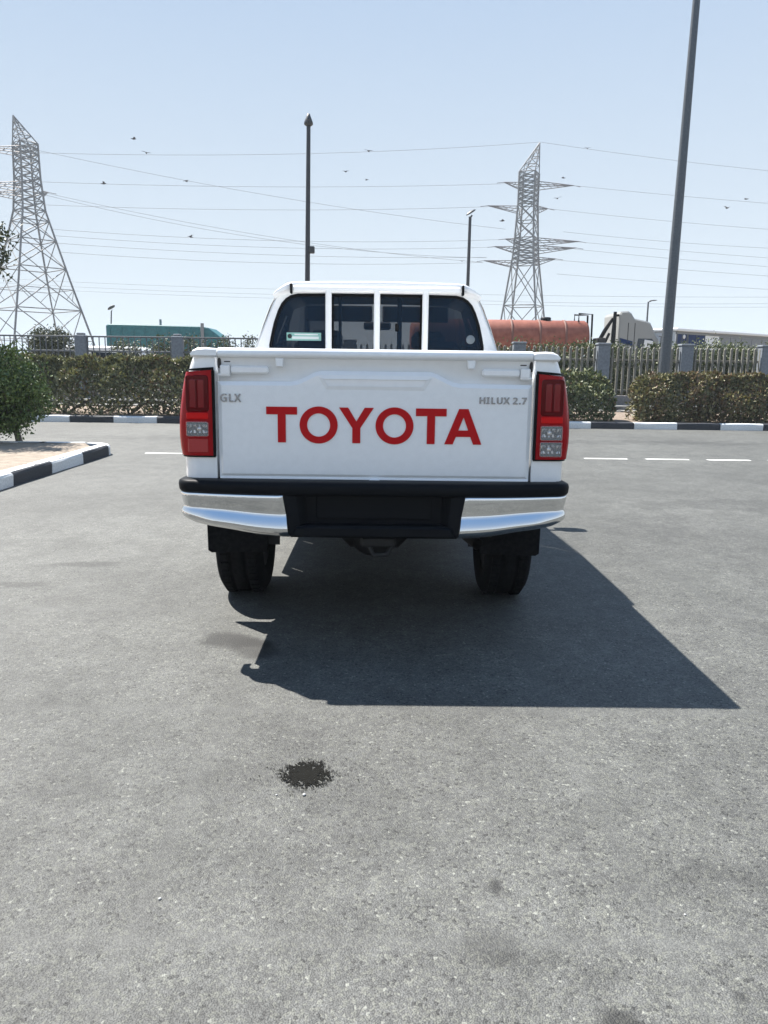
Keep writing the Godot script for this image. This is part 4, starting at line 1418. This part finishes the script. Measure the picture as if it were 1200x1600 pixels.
	lathe(st, V(0, R, AX), V(0, 0, 1), [[0.15, -0.02], [0.16, 0.03], [0.14, 0.09], [0.07, 0.14], [0.001, 0.15]], 20)
	put(st, "rear_axle", M.under, t)
	st = mb()
	tube(st, [V(0, 0.46, AX), V(0, 0.48, -3.4)], [0.04], 8)
	put(st, "drive_shaft", M.under, t)
	st = mb()
	lathe(st, V(0, 0.62, -0.62), Vector3.UP, [[0.2, -0.08], [0.33, -0.10], [0.36, -0.05], [0.36, 0.05], [0.33, 0.1], [0.2, 0.08]], 32)
	lathe(st, V(0, 0.60, -0.62), Vector3.UP, [[0.001, -0.02], [0.2, -0.03], [0.21, 0.03], [0.001, 0.04]], 24)
	put(st, "spare_wheel", M.rubber, t)
	st = mb()
	tube(st, [V(0.40, 0.50, -2.6), V(0.42, 0.52, -1.5), V(0.44, 0.60, -0.95), V(0.46, 0.47, -0.45), V(0.52, 0.44, -0.30)], [0.03], 10, false)
	put(st, "exhaust_pipe", M.steel, t)
	st = mb()
	box(st, V(0.02, 0.52, 0.01), V(0.16, 0.05, 0.06), 0.01)
	tube(st, [V(-0.02, 0.50, 0.02), V(0.0, 0.46, 0.04), V(0.06, 0.465, 0.04), V(0.08, 0.50, 0.02)], [0.012], 6)
	put(st, "tow_eye", M.under, t)
	st = mb()
	box(st, V(0, 0.74, -0.75), V(1.3, 0.12, 1.45), 0.02)
	box(st, V(0, 0.58, -2.75), V(1.45, 0.10, 2.3), 0.02)
	box(st, V(0, 0.66, -0.12), V(1.5, 0.12, 0.10), 0.01)
	put(st, "underbody", M.under, t)
	# ---- cab: lower sides, doors
	for s in [-1.0, 1.0]:
		side_panel(t, "rear_quarter", s, -1.60, -1.80, 0.50, 1.27, AX, 0.0, R, M.paint)
		side_panel(t, "rear_door", s, -1.806, -2.62, 0.50, 1.27, 0.0, 0.0, R, M.paint)
		side_panel(t, "front_door", s, -2.626, -3.60, 0.50, 1.27, 0.0, 0.0, R, M.paint)
		side_panel(t, "front_fender", s, -3.606, -4.93, 0.48, 1.10, AX - 3.085, 0.46, R, M.paint)
		side_panel(t, "cowl_side", s, -3.606, -3.80, 1.10, 1.25, 0.0, 0.0, R, M.paint)
		for z in [-1.92, -2.76]:
			st = mb()
			tube(st, [V(s * 0.872, 1.08, z), V(s * 0.915, 1.085, z - 0.02), V(s * 0.915, 1.085, z - 0.16), V(s * 0.872, 1.08, z - 0.18)], [0.014], 8)
			put(st, "door_handle", M.paint, t)
		st = mb()
		var lr := []
		for i in 17:
			var a := PI * i / 16.0
			lr.append([V(s * 0.85, R + sin(a) * 0.455, AX - 3.085 + cos(a) * 0.455), V(s * 0.50, R + sin(a) * 0.455, AX - 3.085 + cos(a) * 0.455)])
		grid(st, lr, s < 0)
		put(st, "arch_liner", M.under, t)
		# greenhouse side with window openings
		var zs := [-1.60, -1.63, -1.70, -1.86, -2.10, -2.50, -2.56, -2.60, -2.80, -3.0, -3.2, -3.36, -3.50, -3.62]
		var vs := [0.0, 0.10, 0.35, 0.62, 0.86, 1.0]
		var pt := func(z: float, v: float) -> Vector3:
			var top := 1.755 if z > -2.80 else lerpf(1.755, 1.29, clampf((-2.80 - z) / 0.84, 0.0, 1.0))
			var y := lerpf(1.262, top, v)
			var x := lookup_smooth(GREEN, y)
			if z > -1.66: x -= (z + 1.66) * 0.25
			return V(s * x, y, z)
		st = mb()
		var gl := mb()
		for i in zs.size() - 1:
			for j in vs.size() - 1:
				var win: bool = j >= 1 and j <= 3 and ((i >= 3 and i <= 4) or (i >= 7 and i <= 11))
				var a: Vector3 = pt.call(zs[i], vs[j])
				var b: Vector3 = pt.call(zs[i + 1], vs[j])
				var c: Vector3 = pt.call(zs[i + 1], vs[j + 1])
				var d: Vector3 = pt.call(zs[i], vs[j + 1])
				var dst: SurfaceTool = gl if win else st
				dst.set_smooth_group(1)
				var off := V(-s * 0.008, 0, 0) if win else Vector3.ZERO
				var q := [a + off, b + off, c + off, a + off, c + off, d + off]
				if s > 0: q.reverse()
				for v in q: dst.add_vertex(v)
		put(st, "pillar_frame", M.paint, t)
		put(gl, "side_glass", M.tint, t)
		# door mirror
		var mr := Node3D.new()
		mr.name = "door_mirror"
		t.add_child(mr, true)
		st = mb()
		tube(st, [V(s * 0.82, 1.24, -3.42), V(s * 0.93, 1.25, -3.42)], [0.03, 0.025], 8)
		put(st, "arm", M.plastic, mr)
		st = mb()
		plate(st, round_rect(0.92, 1.18, 1.13, 1.36, 0.05), -3.50, -3.40, 0.02, [], Transform3D(Basis.from_scale(V(s, 1, 1)), Vector3.ZERO))
		put(st, "housing", M.paint, mr)
		st = mb()
		plate(st, round_rect(0.94, 1.20, 1.11, 1.34, 0.04), -3.40, -3.396, 0.001, [], Transform3D(Basis.from_scale(V(s, 1, 1)), Vector3.ZERO))
		put(st, "mirror_glass", M.chrome, mr)
	# roof with a small lip at the back
	st = mb()
	rows = []
	for z in [-1.552, -1.548, -1.556, -1.585, -1.62, -1.75, -2.1, -2.5, -2.75, -2.82]:
		var row := []
		var dip := 0.0
		if z > -1.60: dip = -0.004
		if z > -1.56: dip = -0.010
		if z > -1.555: dip = -0.046
		if z > -1.55: dip = -0.024
		if z < -2.4: dip = -0.05 * pow((-2.4 - z) / 0.42, 2.0)
		for p in [[-0.655, 1.752], [-0.63, 1.783], [-0.597, 1.808], [-0.575, 1.822], [-0.55, 1.832], [-0.50, 1.838], [-0.3, 1.842], [0.0, 1.846], [0.3, 1.842], [0.50, 1.838], [0.55, 1.832], [0.575, 1.822], [0.597, 1.808], [0.63, 1.783], [0.655, 1.752]]:
			row.append(V(p[0], p[1] + dip * clampf((p[1] - 1.74) / 0.08, 0.0, 1.0), z))
		rows.append(row)
	grid(st, rows, true)
	var under_row := []
	for p in rows[0]: under_row.append(V(p.x * 0.985, p.y - 0.02, -1.60))
	grid(st, [under_row, rows[0]], true, false, 3)
	put(st, "roof", M.paint, t)
	# rear wall of the cab round the window, pillars curving round the corner
	var outl := []
	var inl := []
	var op := [[0.0, 1.828], [0.30, 1.826], [0.52, 1.820], [0.575, 1.806], [0.612, 1.778], [0.642, 1.74], [0.670, 1.68], [0.708, 1.59], [0.745, 1.50], [0.778, 1.41], [0.79, 1.36], [0.79, 1.30], [0.60, 1.10], [0.30, 1.0], [0.0, 1.0]]
	var ip := [[0.0, 1.764], [0.30, 1.763], [0.50, 1.760], [0.545, 1.750], [0.578, 1.730], [0.605, 1.70], [0.628, 1.655], [0.655, 1.58], [0.674, 1.50], [0.686, 1.44], [0.684, 1.415], [0.660, 1.400], [0.50, 1.398], [0.30, 1.397], [0.0, 1.397]]
	for i in op.size():
		outl.append(Vector2(op[i][0], op[i][1]))
		inl.append(Vector2(ip[i][0], ip[i][1]))
	for i in range(op.size() - 2, 0, -1):
		outl.append(Vector2(-op[i][0], op[i][1]))
		inl.append(Vector2(-ip[i][0], ip[i][1]))
	st = mb()
	plate(st, outl, -1.64, -1.592, 0.012, inl)
	put(st, "cab_rear_wall", M.paint, t)
	st = mb()
	box(st, V(0, 0.80, -1.62), V(1.58, 0.62, 0.04), 0.01)
	put(st, "cab_lower_wall", M.paint, t)
	# window: black gasket ring, four panes with dark slider frames
	var rw := Node3D.new()
	rw.name = "rear_window"
	t.add_child(rw)
	var gin := inset(inl, 0.018)
	st = mb()
	plate(st, inl, -1.615, -1.586, 0.003, gin)
	put(st, "gasket", M.gasket, rw)
	var zf := -1.604
	for x in [-0.285, 0.0, 0.285]:
		st = mb()
		box(st, V(x, 1.58, zf), V(0.022, 0.352, 0.02), 0.003)
		put(st, "frame_bar", M.gasket, rw)
	st = mb()
	box(st, V(0.145, 1.58, zf - 0.022), V(0.03, 0.352, 0.016), 0.003)
	box(st, V(-0.235, 1.58, zf - 0.022), V(0.02, 0.352, 0.016), 0.003)
	put(st, "slider_frame", M.gasket, rw)
	st = mb()
	box(st, V(0.128, 1.56, zf - 0.012), V(0.022, 0.05, 0.02), 0.004)
	put(st, "slider_latch", M.gasket, rw)
	var cut := func(x0: float, x1: float) -> Array:
		var clip := PackedVector2Array([Vector2(x0, 1.3), Vector2(x1, 1.3), Vector2(x1, 1.9), Vector2(x0, 1.9)])
		var r := Geometry2D.intersect_polygons(PackedVector2Array(gin), clip)
		return Array(r[0])
	for e in [[-0.70, -0.285, -1.602], [-0.285, 0.0, -1.610], [0.0, 0.285, -1.614], [0.285, 0.70, -1.602]]:
		st = mb()
		var poly: Array = cut.call(e[0], e[1])
		var tr := Geometry2D.triangulate_polygon(PackedVector2Array(poly))
		for i in range(0, tr.size(), 3):
			face(st, [V(poly[tr[i]].x, poly[tr[i]].y, e[2]), V(poly[tr[i + 1]].x, poly[tr[i + 1]].y, e[2]), V(poly[tr[i + 2]].x, poly[tr[i + 2]].y, e[2])], V(0, 0, 1))
		put(st, "pane", M.tint_light if absf(e[0] + e[1]) < 0.4 else M.tint, rw)
	st = mb()
	box(st, V(-0.465, 1.495, -1.5985), V(0.22, 0.05, 0.003), 0.0008)
	var lb := put(st, "sticker", M.label_green, rw)
	st = mb()
	box(st, V(-0.455, 1.488, -1.5965), V(0.17, 0.016, 0.002), 0.0005)
	box(st, V(-0.45, 1.508, -1.5965), V(0.15, 0.008, 0.002), 0.0005)
	put(st, "print", M.label_white, lb)
	st = mb()
	lathe(st, V(-0.555, 1.497, -1.598), V(0, 0, 1), [[0.001, 0.003], [0.014, 0.003], [0.014, 0.0]], 16)
	put(st, "print", M.trim, lb)
	st = mb()
	lathe(st, V(0.60, 1.49, -1.600), V(0, 0, 1), [[0.001, 0.003], [0.026, 0.003], [0.028, 0.001]], 24)
	put(st, "sticker", M.label_grey, rw)
	# guard frame standing on the bed bulkhead
	var gd := Node3D.new()
	gd.name = "window_guard"
	t.add_child(gd)
	for x in [-0.303, 0.0, 0.303]:
		st = mb()
		box(st, V(x, 1.57, -1.525), V(0.038, 0.42, 0.032), 0.008)
		put(st, "guard_bar", M.guard, gd)
	st = mb()
	box(st, V(0, 1.784, -1.528), V(1.055, 0.040, 0.034), 0.010)
	put(st, "guard_rail", M.guard, gd)
	for s in [-1.0, 1.0]:
		st = mb()
		box(st, V(s * 0.536, 1.785, -1.535), V(0.014, 0.062, 0.05), 0.004)
		put(st, "end_clamp", M.gasket, gd)
	# ---- front: windscreen, bonnet, nose
	st = mb()
	rows = []
	for k in 6:
		var f := k / 5.0
		var row := []
		for i in 9:
			var u := i / 4.0 - 1.0
			row.append(V(u * lerpf(0.60, 0.735, f), lerpf(1.785, 1.255, f), lerpf(-2.83, -3.62, f) - 0.10 * (1.0 - u * u)))
		rows.append(row)
	grid(st, rows)
	put(st, "windscreen", M.clear, t)
	st = mb()
	rows = []
	for p in [[-3.60, 1.245], [-3.75, 1.235], [-4.2, 1.20], [-4.65, 1.14], [-4.85, 1.08], [-4.95, 0.98]]:
		var row := []
		for i in 13:
			var u := i / 6.0 - 1.0
			row.append(V(u * (0.86 - 0.02 * absf(p[0] + 3.6)), p[1] - 0.10 * pow(absf(u), 4.0), p[0] - 0.08 * (1.0 - u * u) * (1.0 if p[0] < -4.6 else 0.0)))
		rows.append(row)
	grid(st, rows)
	put(st, "bonnet", M.paint, t)
	st = mb()
	box(st, V(0, 0.82, -4.99), V(1.0, 0.30, 0.12), 0.04)
	put(st, "grille", M.plastic, t)
	st = mb()
	box(st, V(0, 0.57, -5.0), V(1.66, 0.26, 0.18), 0.06)
	put(st, "front_bumper", M.paint, t)
	for s in [-1.0, 1.0]:
		st = mb()
		box(st, V(s * 0.67, 0.90, -4.94), V(0.34, 0.16, 0.14), 0.05)
		put(st, "headlight", M.reflector, t)
	# ---- cabin inside
	st = mb()
	box(st, V(0, 0.64, -2.6), V(1.5, 0.04, 2.0), 0.01)
	put(st, "cabin_floor", M.trim, t)
	st = mb()
	box(st, V(0, 1.12, -3.44), V(1.44, 0.22, 0.34), 0.06)
	box(st, V(-0.38, 1.235, -3.36), V(0.36, 0.07, 0.2), 0.03)
	put(st, "dashboard", M.trim, t)
	st = mb()
	var ring := []
	for k in 25:
		var a := TAU * k / 24
		ring.append(V(-0.38 + cos(a) * 0.18, 1.14 + sin(a) * 0.16, -3.16 - sin(a) * 0.07))
	tube(st, ring, [0.015], 6, false)
	put(st, "steering_wheel", M.trim, t)
	for s in [-0.38, 0.38]:
		st = mb()
		box(st, V(s, 0.83, -2.78), V(0.50, 0.18, 0.50), 0.06)
		box(st, V(s, 1.14, -2.50), V(0.48, 0.56, 0.14), 0.06, Basis(Vector3.RIGHT, -0.15))
		box(st, V(s, 1.50, -2.44), V(0.25, 0.15, 0.09), 0.04)
		box(st, V(s, 1.41, -2.45), V(0.12, 0.08, 0.02), 0.005)
		put(st, "front_seat", M.seat, t)
	st = mb()
	box(st, V(0, 0.84, -1.95), V(1.30, 0.18, 0.46), 0.06)
	box(st, V(0, 1.10, -1.74), V(1.30, 0.52, 0.12), 0.05)
	put(st, "rear_bench", M.seat, t)
	for s in [-0.42, 0.42]:
		st = mb()
		box(st, V(s, 1.42, -1.72), V(0.24, 0.12, 0.08), 0.035)
		put(st, "head_rest", M.seat, t)
	st = mb()
	box(st, V(0.0, 1.64, -2.98), V(0.22, 0.065, 0.03), 0.02)
	tube(st, [V(0, 1.67, -2.98), V(0, 1.74, -2.95)], [0.01], 6)
	put(st, "interior_mirror", M.trim, t)
	st = mb()
	box(st, V(0, 1.80, -2.2), V(1.1, 0.015, 1.15), 0.005)
	put(st, "headliner", M.seat, t)
	for s in [-0.30, 0.30]:
		st = mb()
		box(st, V(s, 1.725, -2.84), V(0.52, 0.13, 0.025), 0.01, Basis(Vector3.RIGHT, -0.25))
		put(st, "sun_visor", M.seat, t)

# ------------------------------------------------------------------ stains and pebbles
func build_small() -> void:
	var st := mb()
	st.set_smooth_group(-1)
	var c := V(-0.218, 0.0, 1.185)
	var blob := func(p: Vector3, r: float, y: float) -> void:
		var q := []
		var n := 9
		for k in n:
			var a := TAU * k / n
			var rr := r * rng.randf_range(0.6, 1.35)
			q.append(p + V(cos(a) * rr, y, sin(a) * rr))
		face(st, q, Vector3.UP)
	for i in 1500:
		var a := rng.randf() * TAU
		var d := pow(rng.randf(), 0.72)
		var star := 1.0 + 0.22 * sin(a * 4.0 + 0.7) + 0.2 * sin(a * 7.0 + 2.0)
		var p := c + V(cos(a) * d * 0.098 * star, 0, sin(a) * d * 0.105 * star)
		if rng.randf() < 0.5 * d * d: continue
		blob.call(p, lerpf(0.0075, 0.0016, clampf(d * star, 0.0, 1.0)) * rng.randf_range(0.6, 1.2), 0.0022 + 0.0000005 * i)
	for i in 60:
		# fine runs thrown outwards
		var a := rng.randf() * TAU
		var d0 := rng.randf_range(0.4, 0.85)
		var d1 := d0 + rng.randf_range(0.1, 0.28)
		var u := V(cos(a) * 0.098, 0, sin(a) * 0.10)
		var sd := V(-u.z, 0, u.x).normalized() * rng.randf_range(0.0012, 0.0035)
		var yy := V(0, 0.0029 + 0.000001 * i, 0)
		face(st, [c + u * d0 - sd + yy, c + u * d0 + sd + yy, c + u * d1 + yy + sd * rng.randf_range(-2.0, 2.0)], Vector3.UP)
	for i in 70:
		var p := c + V(rng.randfn() * 0.10, 0, rng.randfn() * 0.06 + 0.02)
		blob.call(p, rng.randf_range(0.001, 0.003), 0.003 + 0.000001 * i)
	tag(put(st, "oil_stain", M.oil), "dark splashed oil stain on the asphalt behind the truck's shadow", "stain")
	for p in [[V(-0.214, 0, 1.313), 0.0055], [V(-0.299, 0, 1.314), 0.0035], [V(-0.526, 0, 1.80), 0.004], [V(0.762, 0, 1.845), 0.003], [V(-0.86, 0, 1.95), 0.003]]:
		var s2 := mb()
		var rows := []
		for i in 6:
			var f := PI * i / 5.0
			var row := []
			for k in 8:
				var a := TAU * k / 8
				var r: float = p[1] * (sin(f) + 0.02) * (1.0 + 0.25 * sin(a * 2.0 + f * 3.0))
				row.append(V(cos(a) * r, p[1] * 0.6 * (1.0 + cos(f)), sin(a) * r))
			rows.append(row)
		grid(s2, rows, false, true)
		var o := put(s2, "pebble", M.pebble)
		o.position = p[0]
		tag(o, "tiny white stone chip lying on the asphalt", "pebble", "white stone chips on the asphalt")

func _ready() -> void:
	rng.seed = 20240611
	# camera
	var cam := Camera3D.new()
	cam.name = "camera"
	cam.fov = 66.08
	cam.near = 0.05
	cam.far = 6000.0
	cam.position = V(0.0, 1.30, 3.55)
	cam.basis = Basis(Vector3.UP, deg_to_rad(-0.5468)) * Basis(Vector3.RIGHT, deg_to_rad(-10.315)) * Basis(Vector3.BACK, deg_to_rad(0.75))
	add_child(cam)
	cam.make_current()
	# sky and exposure
	var env := Environment.new()
	var sm := ProceduralSkyMaterial.new()
	sm.sky_top_color = lin(0.19, 0.385, 0.74)
	sm.sky_horizon_color = lin(0.83, 0.90, 0.93)
	sm.sky_curve = 0.40
	sm.ground_horizon_color = lin(0.62, 0.62, 0.60)
	sm.ground_bottom_color = lin(0.30, 0.29, 0.27)
	sm.sun_angle_max = 2.0
	sm.sky_energy_multiplier = 1.0
	sm.ground_energy_multiplier = 1.0
	env.background_energy_multiplier = 0.385
	var sky := Sky.new()
	sky.sky_material = sm
	env.background_mode = Environment.BG_SKY
	env.sky = sky
	env.tonemap_mode = Environment.TONE_MAPPER_LINEAR
	env.tonemap_exposure = 2.6
	env.sdfgi_enabled = true
	env.ssao_enabled = true
	env.ssil_enabled = true
	env.fog_enabled = true
	env.fog_density = 0.0008
	env.fog_light_color = Color(0.86, 0.91, 0.95)
	var we := WorldEnvironment.new()
	we.environment = env
	add_child(we)
	# sun: ahead and to the left, 57 degrees up
	var sun := DirectionalLight3D.new()
	sun.name = "sun"
	sun.light_energy = 1.6
	sun.light_color = Color(1.0, 0.98, 0.95)
	sun.light_angular_distance = 0.5
	sun.shadow_enabled = true
	sun.basis = Basis.looking_at(V(0.475, -1.0, 0.465), Vector3.UP)
	add_child(sun)
	make_materials()
	build_ground()
	build_kerbs()
	build_fences()
	build_plants()
	build_far_vehicles()
	build_lamps()
	build_power()
	build_truck()
	build_small()
